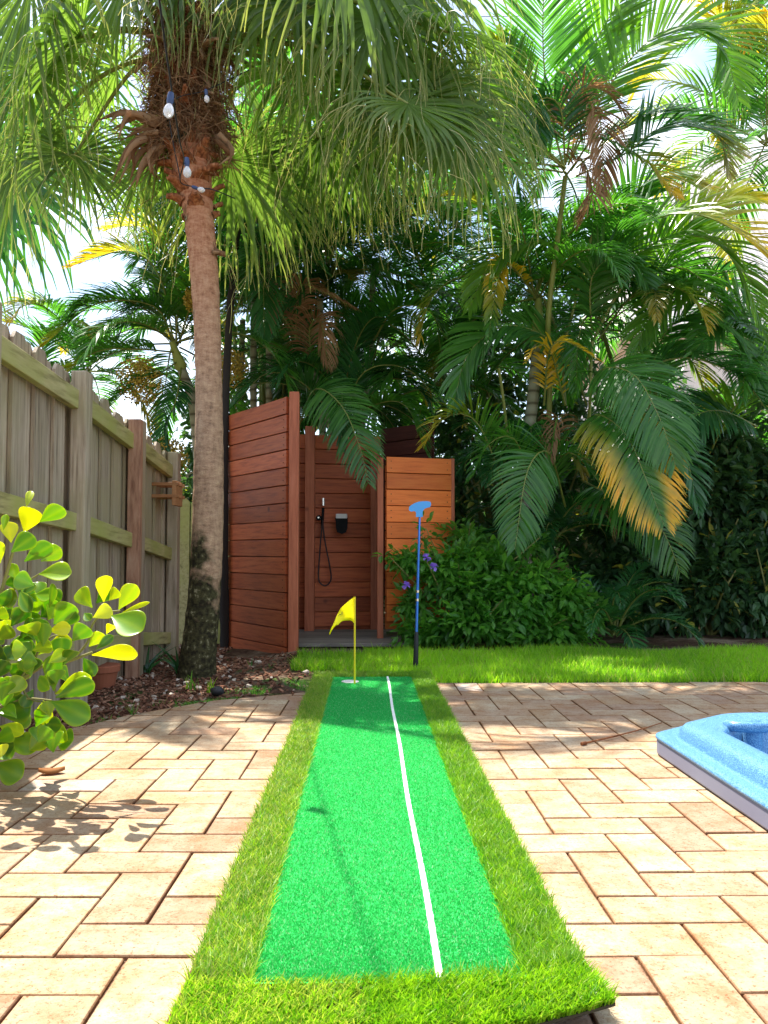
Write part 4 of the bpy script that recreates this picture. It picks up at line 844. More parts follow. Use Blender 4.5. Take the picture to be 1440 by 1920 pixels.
for k in range(74):
    u_ = (k + .5) / 74; i_ = u_ ** .9; pc = spline(pts[10:], 100)[int(i_ * 99)]
    az = k * 2.39996 + rng.normal(0, .15); out = np.array((math.cos(az), math.sin(az), 0))
    wedge(mb, pc + out * (.085 + .03 * u_) - Z * .03, out, (.07 + .10 * rng.random()) * (.8 + .9 * u_), .060, .006 + .012 * rng.random(), -.1 + 1.0 * rng.random() - .8 * u_, tn=rng.random())
mb.build('leaf_bases', M['boot'], tF, smooth=True)
mb = MB()   # fibre mess and dry petiole skirts
for k in range(60):
    pc = spline(pts[12:], 50)[rng.integers(12, 45)]; az = rng.random() * 6.283; out = np.array((math.cos(az), math.sin(az), 0))
    wedge(mb, pc + out * .07, out, .12 + .24 * rng.random() ** 1.5, .012 + .03 * rng.random(), .002, .5 + 1.6 * rng.random(), tn=rng.random(), thk=.002, K=9)
for q_ in ([(300, 235), (250, 215), (205, 250)], [(300, 250), (250, 270), (225, 330)], [(310, 260), (275, 300), (262, 340)], [(320, 260), (275, 245), (240, 265)], [(405, 255), (425, 280), (430, 305)], [(398, 470), (412, 476), (420, 472)]):
    for r_ in range(5):
        jt = rng.normal(0, 9, (3, 2)) * np.array([[.5], [1], [1.6]])
        C = spline([P(a_ + j_[0], b_ + j_[1], 5.05 + rng.normal(0, .03)) for (a_, b_), j_ in zip(q_, jt)], 8)[None]; S = nrm(np.cross(np.gradient(C[0], axis=0), (rng.normal(0, .4), 1, .3)))[None]; strips(mb, C, S, np.interp(np.linspace(0, 1, 8), [0, .5, 1], [.022, .017, .002])[None] * rng.uniform(.5, 1.2), 0, tint=rng.random(1))
n_ = 2600; i_ = rng.integers(16, 60, n_); sp_ = spline(pts[11:], 60); az = rng.random(n_) * 6.283; out = np.stack([np.cos(az), np.sin(az), rng.normal(0, .4, n_)], -1)
p0 = sp_[i_] + out * .09; C = np.stack([p0, p0 + out * .06 + rng.normal(0, .02, (n_, 3)), p0 + out * .11 - Z * .04 + rng.normal(0, .05, (n_, 3)), p0 + out * .13 - Z * .12 + rng.normal(0, .07, (n_, 3))], 1)
strips(mb, C, nrm(rng.normal(size=(n_, 1, 3)) * np.ones((1, 4, 1))), np.full((n_, 4), .0016), 0)
o_ = mb.build('dry_fibre', M['dead'], tF, smooth=True); sm = o_.modifiers.new('s', 'SOLIDIFY'); sm.thickness = .003

def fan(parent, base, hub, aim, Rr, n=56, span=150, droop=.9, m_='fan', threads=26, roll=0, joined=.42, tint=None, age=None, nup=None):
    mb = MB(); base, hub, aim = (np.asarray(q_, float) for q_ in (base, hub, aim))
    mid = (base + hub) / 2 + Z * np.linalg.norm(hub - base) * .14
    tube(mb, spline([base, mid, hub], 14), np.linspace(.017, .009, 14), 6, 1, .5, 0, cap=False)
    D = nrm(aim - hub); up = np.array((0, -.65, .75)) if nup is None else np.asarray(nup, float); S = nrm(np.cross(D, up)); N = nrm(np.cross(S, D))
    c_, s_ = math.cos(roll), math.sin(roll); S, N = S * c_ + N * s_, N * c_ - S * s_
    th_ = np.radians(np.linspace(-span, span, n)) + rng.normal(0, .012, n); K = 9
    u = np.linspace(0, 1, K) ** 1.0
    Ln = Rr * (.62 + .38 * np.cos(th_ * .55)) * (1 + rng.normal(0, .05, n))
    d0 = D[None] * np.cos(th_)[:, None] + S[None] * np.sin(th_)[:, None] + N[None] * .10
    C = [hub[None] + np.zeros((n, 3))]; Dd = nrm(d0); dr = droop * (1 + rng.normal(0, .22, n))
    for k in range(1, K):
        g_ = 0.05 if u[k] < joined else (u[k] - joined) * 1.5
        Dd = nrm(Dd - Z * (dr * g_)[:, None] + rng.normal(0, .02 + .06 * (u[k] > .6), (n, 3))); C.append(C[-1] + Dd * (Ln / (K - 1))[:, None])
    C = np.stack(C, 1); dth = np.radians(2 * span / n)
    tan = nrm(np.gradient(C, axis=1)); Sd = nrm(np.cross(tan, N[None, None] + 0 * tan)); Nn = nrm(np.cross(Sd, tan))
    r_ = u[None] * Ln[:, None]; W = np.minimum(r_ * dth * .56, joined * Ln[:, None] * dth * .56) * np.interp(u, [0, joined, .65, .85, 1], [1, 1, .42, .20, .05])[None] + .0012
    strips(mb, C, Sd, W, 0, tint=np.clip((rng.random() * .5 if tint is None else tint) + rng.random(n) * .45, 0, 1), age=None if age is None else age(u)[None], fold=.55, N=Nn)
    if threads:
        ii = rng.integers(0, n, threads); kk = rng.integers(4, 8, threads); p0 = C[ii, kk]; L_ = U(.15, .55, threads) * Rr
        Dt = nrm(tan[ii, kk] + rng.normal(0, .35, (threads, 3))); q_ = [p0]
        for k in range(6): Dt = nrm(Dt - Z * .22 + rng.normal(0, .14, (threads, 3))); q_.append(q_[-1] + Dt * (L_ / 6)[:, None])
        q_ = np.stack(q_, 1); strips(mb, q_, nrm(rng.normal(size=(threads, 1, 3)) * np.ones((1, 7, 1))), np.full((threads, 7), .0014), 2)
    return mb.build('fan_frond', [M[m_], M['stalk'], M['thread']], parent, smooth=True)
C0 = P(352, 90, 5.22)
FX2 = [((640, -120, 5.0), (800, 260, 4.95), 1.25, .8), ((700, 160, 5.3), (760, 420, 5.2), .9, .8), ((765, 195, 4.95), (980, 300, 4.9), .78, .55), ((840, 60, 5.2), (1000, 130, 5.2), .7, .6), ((860, 240, 5.2), (950, 470, 5.1), .85, .9), ((600, 260, 5.9), (640, 480, 5.9), .8, .9), ((60, -40, 5.0), (60, 230, 5.0), 1.0, .9), ]
SHADE_FRONDS = [((469, -80, 5.8), (720, -100, 5.9)), ((650, -100, 5.9), (880, -110, 6.0))]  # extra fronds above the view, added to shade the far mat and pavers
FF = [ # hub px, Y, aim px, Y, radius, droop
 ((150, 70, 5.2), (-10, 300, 5.2), .95, .8), ((50, 130, 5.3), (-70, 400, 5.3), .95, .8), ((140, 290, 5.4), (150, 470, 5.3), .62, .55),
 ((30, 300, 5.5), (20, 560, 5.4), .85, .7), ((298, 262, 5.35), (285, 420, 5.35), .58, .35), ((432, 300, 5.7), (450, 560, 5.7), .95, .4),
 ((560, 10, 5.2), (720, 260, 5.1), 1.0, .8), ((700, 40, 5.2), (880, 300, 5.1), 1.0, .8), ((775, 190, 5.2), (830, 420, 5.1), .80, .6),
 ((470, -60, 5.2), (560, 200, 5.1), 1.0, .8), ((620, -70, 5.3), (700, 200, 5.2), 1.0, .8), ((870, 150, 5.5), (985, 380, 5.4), .92, .75),
 ((240, -50, 5.2), (120, 180, 5.2), 1.0, .8), ((345, -90, 5.0), (335, 150, 4.95), .78, .9), ((560, 130, 5.6), (640, 330, 5.5), .85, .8),
 ((-30, -20, 5.5), (-120, 250, 5.5), 1.0, .8), ((760, -60, 5.5), (940, 120, 5.5), 1.0, .8), ((440, 120, 5.9), (520, 330, 6.0), .9, .8),
 ((220, 130, 5.7), (120, 330, 5.9), .9, .8), ((680, 260, 5.9), (740, 470, 5.9), .75, .7), ((480, 320, 6.2), (500, 560, 6.2), .9, .5), ((260, 330, 6.3), (250, 500, 6.3), .6, .5),
 ((380, -200, 5.6), (420, -400, 5.8), .8, .7)]
for k, (hb, am, rr_, dr) in enumerate(FF + FX2):
    fan(tF, C0 + (0, 0, .05 * (k % 3)), P(*hb), P(*am), rr_, n=58 + k % 5, droop=dr * (1.2 if hb[0] > 300 else .72), roll=rng.normal(0, .35), age=(lambda u: np.clip((u - .62) * 1.6, 0, .75)) if k % 2 else (lambda u: np.clip((u - .8) * 2, 0, .5)), threads=90 if hb[0] > 250 else 50)

for hb, am in SHADE_FRONDS: fan(tF, C0 + (0, 0, .4), P(*hb), P(*am), .85, n=50, droop=.4, nup=(.1, -.1, 1), threads=0, span=165, joined=.55)
# second fan palm low left edge is cropped by frame ----------------------------
pG = thing('fan_palm', 'darker fan palm whose fronds hang in behind the fence top at the left edge', 'palm', (P(-160, 1200, 8.0)[0], 8.0, -.05))
mb = MB(); tube(mb, spline([P(-160, 1150, 8.0), P(-150, 700, 8.0), P(-120, 250, 8.0)], 30), .12, 16, wob=.02); mb.build('trunk', M['bark'], pG, smooth=True)
for hb, am in (((20, 330, 7.6), (60, 560, 7.5)), ((60, 200, 7.8), (150, 420, 7.7)), ((-60, 380, 7.6), (-60, 620, 7.6)), ((100, 80, 8), (260, 260, 8)), ((-40, 150, 8), (60, 300, 7.9))):
    fan(pG, P(-120, 250, 8.0), P(*hb), P(*am), 1.25, n=48, droop=.6, m_='palm', threads=10)

# ------------------------------------------------------------------ leafy shrubs
def bush(parent, blobs, n, L, m_, name='foliage', clump=9, age=0.0, shell=.55):
    mb = MB(); tot = sum(b[1][0] * b[1][1] * b[1][2] for b in blobs)
    for c_, r_ in blobs:
        k = max(4, int(n * r_[0] * r_[1] * r_[2] / tot / clump)); d = nrm(rng.normal(size=(k, 3))); rad_ = (shell + (1.02 - shell) * rng.random((k, 1)) ** .6); bump = 1 + .32 * np.sin(d[:, :1] * 5 + c_[0] * 9) * np.sin(d[:, 2:] * 5 + c_[1] * 7)
        tip = np.asarray(c_) + d * np.asarray(r_) * rad_ * bump; tip = tip[tip[:, 2] > -.02]; d = d[:len(tip)]; k = len(tip)
        o_ = nrm(tip - np.asarray(c_)); cl_ = np.repeat(tip, clump, 0); oo = np.repeat(o_, clump, 0); spd = nrm(rng.normal(size=(k * clump, 3))); ttn = np.repeat(rng.random(k), clump) * .6 + rng.random(k * clump) * .4
        leaves(mb, cl_ + spd * L * .45 - oo * (rng.random((k * clump, 1)) * L * 1.4), oo * .8 + spd * .9, U(.6, 1.15, k * clump) * L, U(.18, .26, k * clump) * L, 0, tint=ttn, age=np.where(rng.random(k * clump) < age, .9, 0), droop=.7)
    return mb.build(name, M[m_], parent)
def twigs(parent, base, ends, m_='branch', r=.008, name='branches'):
    mb = MB()
    for e_ in ends:
        e_ = np.asarray(e_); md = (np.asarray(base) + e_) / 2 + rng.normal(0, .05, 3); tube(mb, spline([base, md, e_], 8), np.linspace(r, r * .35, 8), 6, 0, rng.random(), cap=False)
    mb.build(name, M[m_], parent, smooth=True)
# flowering shrub
def B(px, py, Y, rx, ry, rz): return (P(px, py, Y), (rx, ry, rz))
t = thing('flowering_shrub', 'bright green bush with three violet flowers in front of the low front panel', 'shrub', (P(900, 1210, 5.85)[0], 5.95, -.02))
bl = [B(765, 1050, 5.95, .16, .14, .12), B(740, 1045, 6.0, .08, .1, .05), B(820, 1075, 5.92, .2, .2, .17), B(775, 1130, 5.95, .15, .15, .16), B(860, 1050, 5.95, .2, .2, .14), B(880, 1110, 5.85, .26, .22, .2), B(930, 1060, 5.95, .2, .2, .16), B(960, 1110, 5.8, .26, .25, .2), B(1010, 1080, 5.9, .2, .2, .14), B(1060, 1120, 5.85, .22, .22, .18), B(1110, 1150, 5.9, .14, .2, .16), B(900, 1170, 5.75, .42, .2, .15), B(800, 1190, 5.85, .3, .2, .12), B(1030, 1180, 5.8, .42, .22, .14), B(800, 1005, 5.98, .05, .05, .12), B(980, 1020, 6.2, .2, .2, .12), B(880, 1010, 6.25, .2, .2, .12)]
bush(t, bl, 7500, .088, 'shrub', shell=.3, clump=6)
twigs(t, (P(880, 1215, 5.9)[0], 5.95, -.02), [np.asarray(b_[0]) + rng.normal(0, .1, 3) for b_ in bl for _ in range(3)])
for (fx_, fy_) in ((761, 1097), (813, 1063), (800, 1045)):
    c_ = P(fx_, fy_, 5.55); mb = MB(); n_ = 7; a_ = np.linspace(0, 6.283, n_, endpoint=False); out = np.stack([np.cos(a_), -.5 + 0 * a_, np.sin(a_)], -1)
    leaves(mb, np.repeat(c_[None], n_, 0), out * 2, np.full(n_, .035), np.full(n_, .018), droop=0); mb.build('flower', M['flower'], t, smooth=True)
# fern-like low palm
pH = Palm('areca_palm', 'low young feather palm between the flowering shrub and the dark hedge', (P(1150, 1210, 6.1)[0], 6.1, -.02))
pH.crown((P(1150, 1190, 6.1)[0], 6.1, .06), 16, .75, 'palmdark', el=(85, 25), g=.3, seed=3, n=34, LL=.16, wd=.009)
# dark hedge
hb = [[B(1180 + 0 * k, 1100, 6.9, .5, .4, .5), B(1200, 960, 7.2, .5, .4, .5)], [B(1330, 1110, 6.7, .5, .4, .5), B(1340, 960, 7.0, .55, .4, .55), B(1370, 850, 7.2, .5, .4, .4)], [B(1450, 1100, 6.6, .5, .4, .6), B(1470, 950, 6.9, .6, .4, .6), B(1600, 1060, 6.7, .8, .4, .8)], [B(1850, 1040, 6.7, .8, .5, .9), B(2100, 1040, 6.7, .8, .5, .9)]]
for k, bl in enumerate(hb):
    c_ = bl[0][0]
    t = thing('hedge_shrub', ('dark leafy shrub right beside the low young palm', 'dark leafy shrub below the yellow fringed frond', 'dark leafy shrub at the right edge behind the lawn', 'dark leafy shrub outside the right edge')[k], 'shrub', (c_[0], c_[1], -.03), 'hedge shrubs behind the lawn')
    bush(t, bl, 6500, .115, 'hedge', age=.03, shell=.4, clump=7); twigs(t, (c_[0], c_[1], -.03), [b_[0] + rng.normal(0, .2, 3) for b_ in bl for _ in range(5)], r=.014)
# backdrop foliage masses, each a large shrub
def bigbush(name, label, blobs, n, L, m_, age=.02):
    c_ = np.asarray(blobs[0][0]); t = thing(name, label, 'tree' if 'tree' in name else 'shrub', (c_[0], c_[1], -.03)); bush(t, blobs, n, L, m_, name='crown', age=age, shell=.35)
    twigs(t, (c_[0], c_[1], -.03), [np.asarray(b_[0]) + rng.normal(0, .25, 3) for b_ in blobs for _ in range(5)], r=.03, name='trunk'); return t
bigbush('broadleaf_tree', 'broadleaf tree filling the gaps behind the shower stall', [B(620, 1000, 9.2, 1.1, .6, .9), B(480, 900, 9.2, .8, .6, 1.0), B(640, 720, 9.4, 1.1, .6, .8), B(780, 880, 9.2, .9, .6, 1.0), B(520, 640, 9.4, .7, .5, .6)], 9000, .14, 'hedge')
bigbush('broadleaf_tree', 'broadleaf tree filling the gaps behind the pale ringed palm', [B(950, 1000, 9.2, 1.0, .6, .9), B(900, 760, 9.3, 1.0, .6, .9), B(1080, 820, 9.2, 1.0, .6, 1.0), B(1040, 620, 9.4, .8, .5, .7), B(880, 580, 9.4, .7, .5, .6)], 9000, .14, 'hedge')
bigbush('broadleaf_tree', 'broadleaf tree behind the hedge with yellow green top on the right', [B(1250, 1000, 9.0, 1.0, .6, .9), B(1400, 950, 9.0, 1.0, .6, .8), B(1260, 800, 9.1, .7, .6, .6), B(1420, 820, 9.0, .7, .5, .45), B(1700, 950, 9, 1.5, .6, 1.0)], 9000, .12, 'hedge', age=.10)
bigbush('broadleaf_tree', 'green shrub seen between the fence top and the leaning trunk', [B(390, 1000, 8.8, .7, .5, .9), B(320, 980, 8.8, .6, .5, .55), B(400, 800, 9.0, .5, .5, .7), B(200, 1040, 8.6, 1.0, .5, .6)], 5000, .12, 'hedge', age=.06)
bigbush('broadleaf_tree', 'sunlit bright leafed tree behind the fan palm head', [B(500, 260, 9.2, .5, .5, .8), B(560, 420, 9.2, .6, .5, .7), B(460, 420, 9.2, .4, .4, .8)], 3500, .16, 'shrub', age=.06)

# ------------------------------------------------------------------ foreground round-leaf shrub
t = thing('round_leaf_shrub', 'young shrub with thick rounded yellow green leaves at the left edge', 'shrub', (-1.25, 2.35, -.03))
LV = [((140, 150), (170, 60), 40, .3, .6), ((130, 285), (172, 150), 115, .9, .9), ((215, 225), (345, 150), 90, .6, .1), ((60, 340), (40, 225), 85, .8, .9), ((60, 390), (185, 300), 100, .3, 0), ((210, 510), (388, 502), 95, .8, .25),
 ((130, 440), (285, 350), 90, .4, 0), ((220, 440), (332, 370), 90, .6, .2), ((20, 560), (92, 560), 60, .2, 0), ((110, 600), (170, 715), 70, .1, 0), ((190, 735), (205, 610), 100, .7, .2), ((268, 690), (290, 560), 40, .6, .1), ((230, 600), (330, 650), 80, .1, 0),
 ((290, 780), (400, 675), 110, .6, .05), ((220, 740), (290, 690), 90, .2, 0), ((100, 860), (190, 760), 80, .4, 0), ((205, 885), (210, 745), 92, .5, 0), ((215, 935), (65, 870), 90, .3, 0), ((265, 815), (383, 795), 75, .9, .95), ((250, 905), (392, 868), 85, .8, .7),
 ((390, 870), (480, 795), 100, .6, 0), ((455, 720), (490, 760), 50, .2, 0), ((500, 690), (430, 590), 90, .9, .4), ((560, 660), (570, 515), 80, .9, .9), ((520, 665), (600, 590), 90, .1, 0), ((590, 650), (635, 590), 60, .8, .6), ((640, 700), (735, 565), 92, 1, .5), ((660, 715), (810, 660), 25, .9, .7),
 ((600, 735), (772, 815), 148, .6, .05), ((500, 745), (602, 695), 82, 1, .9), ((575, 830), (605, 780), 45, .9, .9), ((480, 900), (560, 830), 70, .9, .5), ((520, 915), (612, 840), 50, .2, 0), ((495, 945), (745, 940), 80, 1, .95), ((450, 960), (510, 1060), 70, .2, 0), ((290, 1140), (290, 940), 95, .6, 0),
 ((300, 1155), (492, 1060), 95, .9, .5), ((300, 1175), (512, 1095), 100, .3, 0), ((380, 1100), (330, 1010), 60, .2, 0), ((215, 1060), (270, 1130), 60, .6, .1), ((235, 1190), (230, 1322), 85, .9, .5), ((275, 1195), (487, 1292), 130, .5, 0), ((-20, 1190), (95, 1085), 110, .6, .1), ((0, 1270), (168, 1205), 150, .25, 0),
 ((0, 1330), (130, 1370), 75, .9, .5), ((15, 1410), (218, 1440), 112, .6, .1), ((-30, 1440), (25, 1480), 90, 1, .9), ((-20, 1530), (122, 1605), 132, .6, .1), ((20, 270), (35, 185), 40, .5, .2), ((-20, 630), (62, 650), 95, .3, 0), ((40, 850), (10, 760), 85, .9, .6), ((-30, 740), (42, 715), 70, .6, .3), ((115, 900), (30, 960), 90, .15, 0), ((60, 790), (150, 700), 90, .1, 0),
 ((100, 560), (60, 450), 60, .6, .2), ((0, 450), (-40, 330), 90, .8, .6), ((150, 1000), (60, 1050), 80, .15, 0), ((180, 1130), (120, 1230), 70, .15, 0), ((340, 1000), (400, 920), 70, .3, 0), ((-30, 1000), (50, 930), 90, .2, 0), ((160, 1050), (200, 960), 70, .1, 0), ((-60, 880), (20, 840), 80, .5, .2)]
for k in range(64):
    a_ = np.array((rng.uniform(-120, 330), rng.uniform(560, 1500))); 
    if a_[0] > 300 - .0 * a_[1] and a_[1] < 650: continue
    an = rng.normal(-1.2, .9); L_ = rng.uniform(75, 130); LV.append((tuple(a_), (a_[0] + L_ * math.cos(an), a_[1] + L_ * math.sin(an)), rng.uniform(70, 105), rng.uniform(.1, .8), 0 if k % 4 else .3))
mb = MB(); ni, nj = 13, 7
uu = np.linspace(0, 1, ni); prof = np.interp(uu, [0, .1, .3, .55, .72, .88, .96, 1], [.06, .17, .56, .95, 1.02, .84, .5, .10])
for k, (a_, b_, wd, tn, ag) in enumerate(LV):
    Yd = 2.32 + .10 * math.sin(k * 2.7) + rng.normal(0, .02) + (0.05 if tn < .3 else -.03)
    p0 = P(a_[0] / 2.88, 900 + a_[1] / 2.88, Yd); fore = rng.normal(0, .028)
    p1 = P(b_[0] / 2.88, 900 + b_[1] / 2.88, Yd + fore - .01)
    D = p1 - p0; L = np.linalg.norm(D); D /= L; view = nrm(p0 - np.array((0, 0, CAMZ)))
    S = nrm(np.cross(D, view)); N = -nrm(np.cross(S, D)) ; N = N if N @ view < 0 else -N
    rl = rng.normal(0, .35) ; S = nrm(S * math.cos(rl) + N * math.sin(rl)); N = np.cross(D, S); N = N if N[2] > 0 else -N
    hw = 1.10 * wd / 2.88 / 2 * Yd / F / max(math.cos(rl), .5); cur = rng.normal(.10, .06)
    V = []
    vj = np.linspace(-1, 1, nj)
    for i_ in range(ni):
        for v_ in vj: V.append(p0 + D * L * uu[i_] + S * hw * prof[i_] * v_ + N * (L * cur * 4 * uu[i_] * (1 - uu[i_]) * .5 + hw * .22 * v_ * v_ * prof[i_]))
    i = (np.arange(ni - 1)[:, None] * nj + np.arange(nj - 1)[None]).ravel()
    rim = np.array([[0.35 if abs(v_) == 1 or u_ > .97 else (.18 if v_ == 0 else 0) for v_ in vj] for u_ in uu]).ravel()
    mb.add(V, np.stack([i, i + 1, i + nj + 1, i + nj], -1), 0, np.clip(tn + rng.normal(0, .05), 0, 1), np.clip(ag + rim, 0, 1))
o_ = mb.build('leaves', M['clusia'], t, smooth=True); sm = o_.modifiers.new('s', 'SOLIDIFY'); sm.thickness = .0012; sb = o_.modifiers.new('sub', 'SUBSURF'); sb.levels = 1; sb.render_levels = 1
mb = MB()
def Q(*l): return [P(a_ / 2.88, 900 + b_ / 2.88, 2.36) for a_, b_ in l]
rt = np.array((-1.25, 2.35, -.03))
for br, r_ in (([*Q((-250, 1300), (-40, 1180), (100, 1090), (240, 1000), (350, 985), (500, 930))], .0065), (Q((350, 985), (430, 930), (480, 860), (500, 780), (560, 720), (650, 705)), .004), (Q((-250, 1300), (-60, 800), (20, 560), (60, 420), (100, 300), (140, 160)), .0065), (Q((-20, 660), (60, 600), (130, 560), (215, 505)), .004), (Q((100, 1090), (190, 960), (220, 880), (270, 700)), .0045), (Q((-60, 1250), (60, 1200), (160, 1180), (280, 1190)), .004), (Q((100, 1090), (160, 1180), (240, 1200)), .0035), (Q((-150, 1500), (-20, 1420), (30, 1410)), .004), (Q((240, 1000), (290, 1080), (300, 1160)), .0035), (Q((230, 890), (300, 840), (390, 870)), .003)):
    tube(mb, spline(br, 24), np.linspace(r_, r_ * .55, 24), 8, 0, rng.random())
for e_ in (Q((-250, 1300))[0], Q((-150, 1500))[0]): tube(mb, spline([rt, (rt + e_) / 2 + (.03, 0, -.02), e_], 10), .011, 8)
mb.build('branches', M['branch'], t, smooth=True)

# ------------------------------------------------------------------ string lights
t = thing('string_lights', 'festoon cable with clear bulbs in navy sockets hung on the fan palm trunk', 'string lights', P(356, 348, 5.0))
mb = MB(); wire = spline([P(440, 372, 5.02), P(400, 356, 4.92), P(362, 350, 4.92), P(338, 340, 4.96), P(345, 300, 4.5), P(337, 264, 3.6), P(322, 168, 3.12), P(300, 10, 2.52), P(250, -400, 1.7), P(200, -900, 1.2)], 160)
tube(mb, wire, .0035, 6); tube(mb, spline([P(338, 338, 4.9), P(320, 200, 4.94), P(390, 168, 4.95), P(470, 130, 5.2)], 40), .0035, 6)
mb.build('cable', M['wire'], t, smooth=True)
def bulb(px, py, Y, s, tilt=(0, 0), ang=0):
    q0 = P(px, py, Y); dv = nrm(np.array((math.sin(ang), 0, -math.cos(ang))))
    mb = MB(); prof_ = [(0, .014), (.02, .018), (.045, .018), (.06, .014)]; tube(mb, [q0 + dv * a_ * s for a_, _ in prof_], [b_ * s for _, b_ in prof_], 12); so2 = mb.build('socket', M['socket'], t, smooth=True)
    mb = MB(); z_ = np.array([.058, .064, .075, .09, .105, .118, .128, .134]); r_ = np.array([.010, .014, .021, .026, .0265, .022, .013, .003]); tube(mb, q0 + dv * (z_ * s)[:, None], r_ * s, 16); mb.build('bulb', M['bulb'], t, smooth=True)
bulb(321, 174, 3.12, .74, ang=-.12); bulb(350, 296, 4.6, .85, ang=.05); bulb(360, 350, 4.88, .6, ang=1.25); bulb(386, 168, 4.9, .6, ang=.1)

# ------------------------------------------------------------------ small things
c_ = G(407, 1304, -.02)
t = MB(); n1 = 9
th_, ph_ = np.meshgrid(np.linspace(0, np.pi, 9), np.linspace(0, 2 * np.pi, 14)); r_ = .026 * (1 + .12 * np.sin(3 * ph_ + th_ * 4))
V = np.stack([c_[0] + 1.25 * r_ * np.sin(th_) * np.cos(ph_), c_[1] + r_ * np.sin(th_) * np.sin(ph_), c_[2] + .02 + .85 * r_ * np.cos(th_)], -1); i = (np.arange(13)[:, None] * 9 + np.arange(8)[None]).ravel()
t.add(V, np.stack([i, i + 1, i + 10, i + 9], -1)); o_ = t.build('dark_stone', M['stone'], smooth=True); tag(o_, 'fist sized black stone at the edge of the pavers', 'stone')
def sprout(px, py, h, n_, label, z=-.03, m_='shrub', wd=.006, spread=.35):
    c_ = G(px, py, z); mb = MB(); x = np.full(n_, c_[0]) + rng.normal(0, .008, n_); y = np.full(n_, c_[1]) + rng.normal(0, .008, n_)
    blades(mb, x, y, np.full(n_, c_[2] - .004), U(.6, 1.1, n_) * h, np.full(n_, wd), U(.1, spread * 2, n_), K=6); o_ = mb.build('weed_sprout', M[m_], smooth=True); tag(o_, label, 'weed', 'weeds sprouting in the mulch bed')
sprout(365, 1292, .10, 4, 'dark green blade weed in the mulch in front of the trunk'); sprout(395, 1297, .08, 12, 'bushy light green weed next to the black stone', m_='grass', wd=.003)
sprout(468, 1252, .085, 3, 'single pointed weed in the mulch nearest the stall post', z=-.05); sprout(250, 1352, .10, 14, 'feathery weed tuft rising at the curved patio edge', wd=.002); sprout(562, 1245, .07, 8, 'bluish weed sprout left of the flag', z=-.04, wd=.003)
sprout(610, 1256, .06, 7, 'yellow green weed beside the far left mat corner', z=-.03, m_='grass', wd=.005)
sprout(352, 1290, .07, 6, 'thin weed left of the dark green blade weed', m_='grass', wd=.0025); sprout(510, 1252, .05, 6, 'short weed between stall post and mulch', z=-.04, wd=.003)
for (px_, py_, lab) in ((275, 1262, 'broad strap leaved plant at the foot of the reddish fence post'), (335, 1262, 'strap leaved plant between far fence post and palm trunk')):
    c_ = G(px_, py_, -.08); mb = MB(); n_ = 7; x = np.full(n_, c_[0]); y = np.full(n_, c_[1]); blades(mb, x, y, np.full(n_, -.09), U(.14, .26, n_), np.full(n_, .014), U(.3, 1.4, n_), K=8, tint=rng.random(n_)); o_ = mb.build('strap_leaf_plant', M['palmdark'], smooth=True); tag(o_, lab, 'plant')
# pot
c_ = G(190, 1285, -.06); t = thing('flower_pot', 'terracotta pot half hidden behind the round leaf shrub', 'flower pot', (c_[0], c_[1], -.09))
mb = MB(); zz = np.array([0, .004, .10, .105, .135, .14, .138, .11]); r_ = np.array([.055, .062, .085, .095, .098, .094, .085, .080]); tube(mb, np.array((c_[0], c_[1], -.09)) + Z * zz[:, None], r_, 28); mb.build('pot_body', M['terracotta'], t, smooth=False)
# curled dry leaf
def dryleaf(px, py, L, w_, az, label, tn=.5, mt='dead', curl=.5):
    c_ = G(px, py, .004); mb = MB(); u_ = np.linspace(-1, 1, 9); V = []
    for a_ in u_:
        for b_ in (-1, -.5, 0, .5, 1): hw = w_ * (1 - a_ * a_) ** .6; x_, y_ = a_ * L, b_ * hw; V.append((c_[0] + x_ * math.cos(az) - y_ * math.sin(az), c_[1] + x_ * math.sin(az) + y_ * math.cos(az), c_[2] + curl * w_ * (1.1 - b_ * b_ * .9) + .1 * L * a_ * a_))
    i = (np.arange(8)[:, None] * 5 + np.arange(4)[None]).ravel(); mb.add(V, np.stack([i, i + 1, i + 6, i + 5], -1), 0, tn, .6); o_ = mb.build('dry_leaf', M[mt], smooth=True); s = o_.modifiers.new('s', 'SOLIDIFY'); s.thickness = .001; tag(o_, label, 'leaf')
dryleaf(97, 1449, .036, .019, .3, 'curled rust brown leaf lying on the pavers under the shrub', .3, curl=.6)
dryleaf(1010, 1268, .02, .008, 1.0, 'tiny pale dry leaf at the lawn edge')
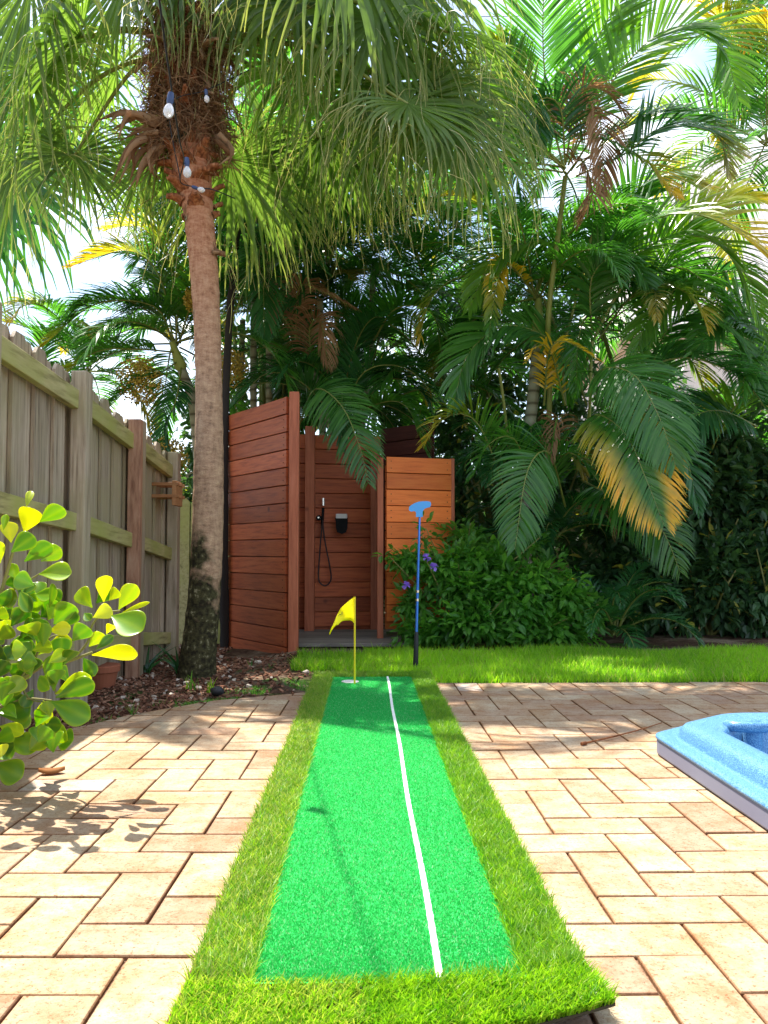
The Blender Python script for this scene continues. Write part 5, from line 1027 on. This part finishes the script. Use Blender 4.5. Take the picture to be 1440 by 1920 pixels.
# twig on pavers
mb = MB(); tube(mb, spline([G(1093, 1394, .005), G(1150, 1381, .009), G(1200, 1368, .006), G(1241, 1355, .008)], 20), np.linspace(.0035, .0016, 20), 6, wob=.1); tube(mb, [G(1090, 1395, .006), G(1099, 1393, .007)], .006, 6)
tag(mb.build('twig', M['branch'] if False else M['boot'], smooth=True), 'long thin dry twig lying on the pavers left of the tub', 'twig')
mb = MB(); tube(mb, spline([P(-200, 40, 14), P(840, 32, 14), P(1500, 20, 14)], 30), .006, 5); tag(mb.build('overhead_wire', M['wire']), 'thin overhead wire crossing the sky at the very top', 'wire')
mb = MB(); tube(mb, spline([P(900, 372, 14), P(1200, 366, 14), P(1800, 345, 14)], 30), .008, 5); tag(mb.build('overhead_wire', M['wire']), 'thin overhead wire above the pale house on the right', 'wire')
# neighbour house
t = thing('neighbour_house', 'pale pink house glimpsed between palm fronds at right', 'house', (8.5, 17, 0))
hx0, hx1 = P(1195, 500, 16)[0], 16.0; ez = P(1300, 640, 16)[2]
mb = MB(); box(mb, ((hx0 + hx1) / 2, 19, ez / 2), XYZ, ((hx1 - hx0) / 2, 3, ez / 2)); mb.build('wall', M['stucco'], t)
mb = MB(); rz = P(1440, 300, 19)[2]
V = [(hx0 - .4, 15.5, ez + .0), (hx1 + .4, 15.5, ez), (hx1 + .4, 22.5, ez), (hx0 - .4, 22.5, ez), (hx0 + 1.6, 19, rz), (hx1 - 3, 19, rz)]
V = [np.array(v_) + (0, 0, .004) for v_ in V] + [np.array(v_) + (0, 0, .2) for v_ in V]
mb.add(V, [(0, 3, 2, 1), (6, 7, 11, 10), (7, 8, 11), (8, 9, 10, 11), (9, 6, 10), (0, 1, 7, 6), (1, 2, 8, 7), (2, 3, 9, 8), (3, 0, 6, 9)]); mb.build('roof', M['roof'], t)
for wx in (hx0 + 2.2, hx0 + 5.5):
    mb = MB(); box(mb, (wx, 15.98, 2.2), XYZ, (.65, .03, .6)); wf = mb.build('window', M['white'], t)
    mb = MB(); box(mb, (wx, 15.94, 2.2), XYZ, (.57, .012, .52)); mb.build('pane', M['glass'], wf)
for o_ in list(bpy.data.objects):
    if o_.parent and o_.parent.parent: o_.matrix_parent_inverse = Matrix.Identity(4) if o_.parent.type == 'MESH' else o_.matrix_parent_inverse
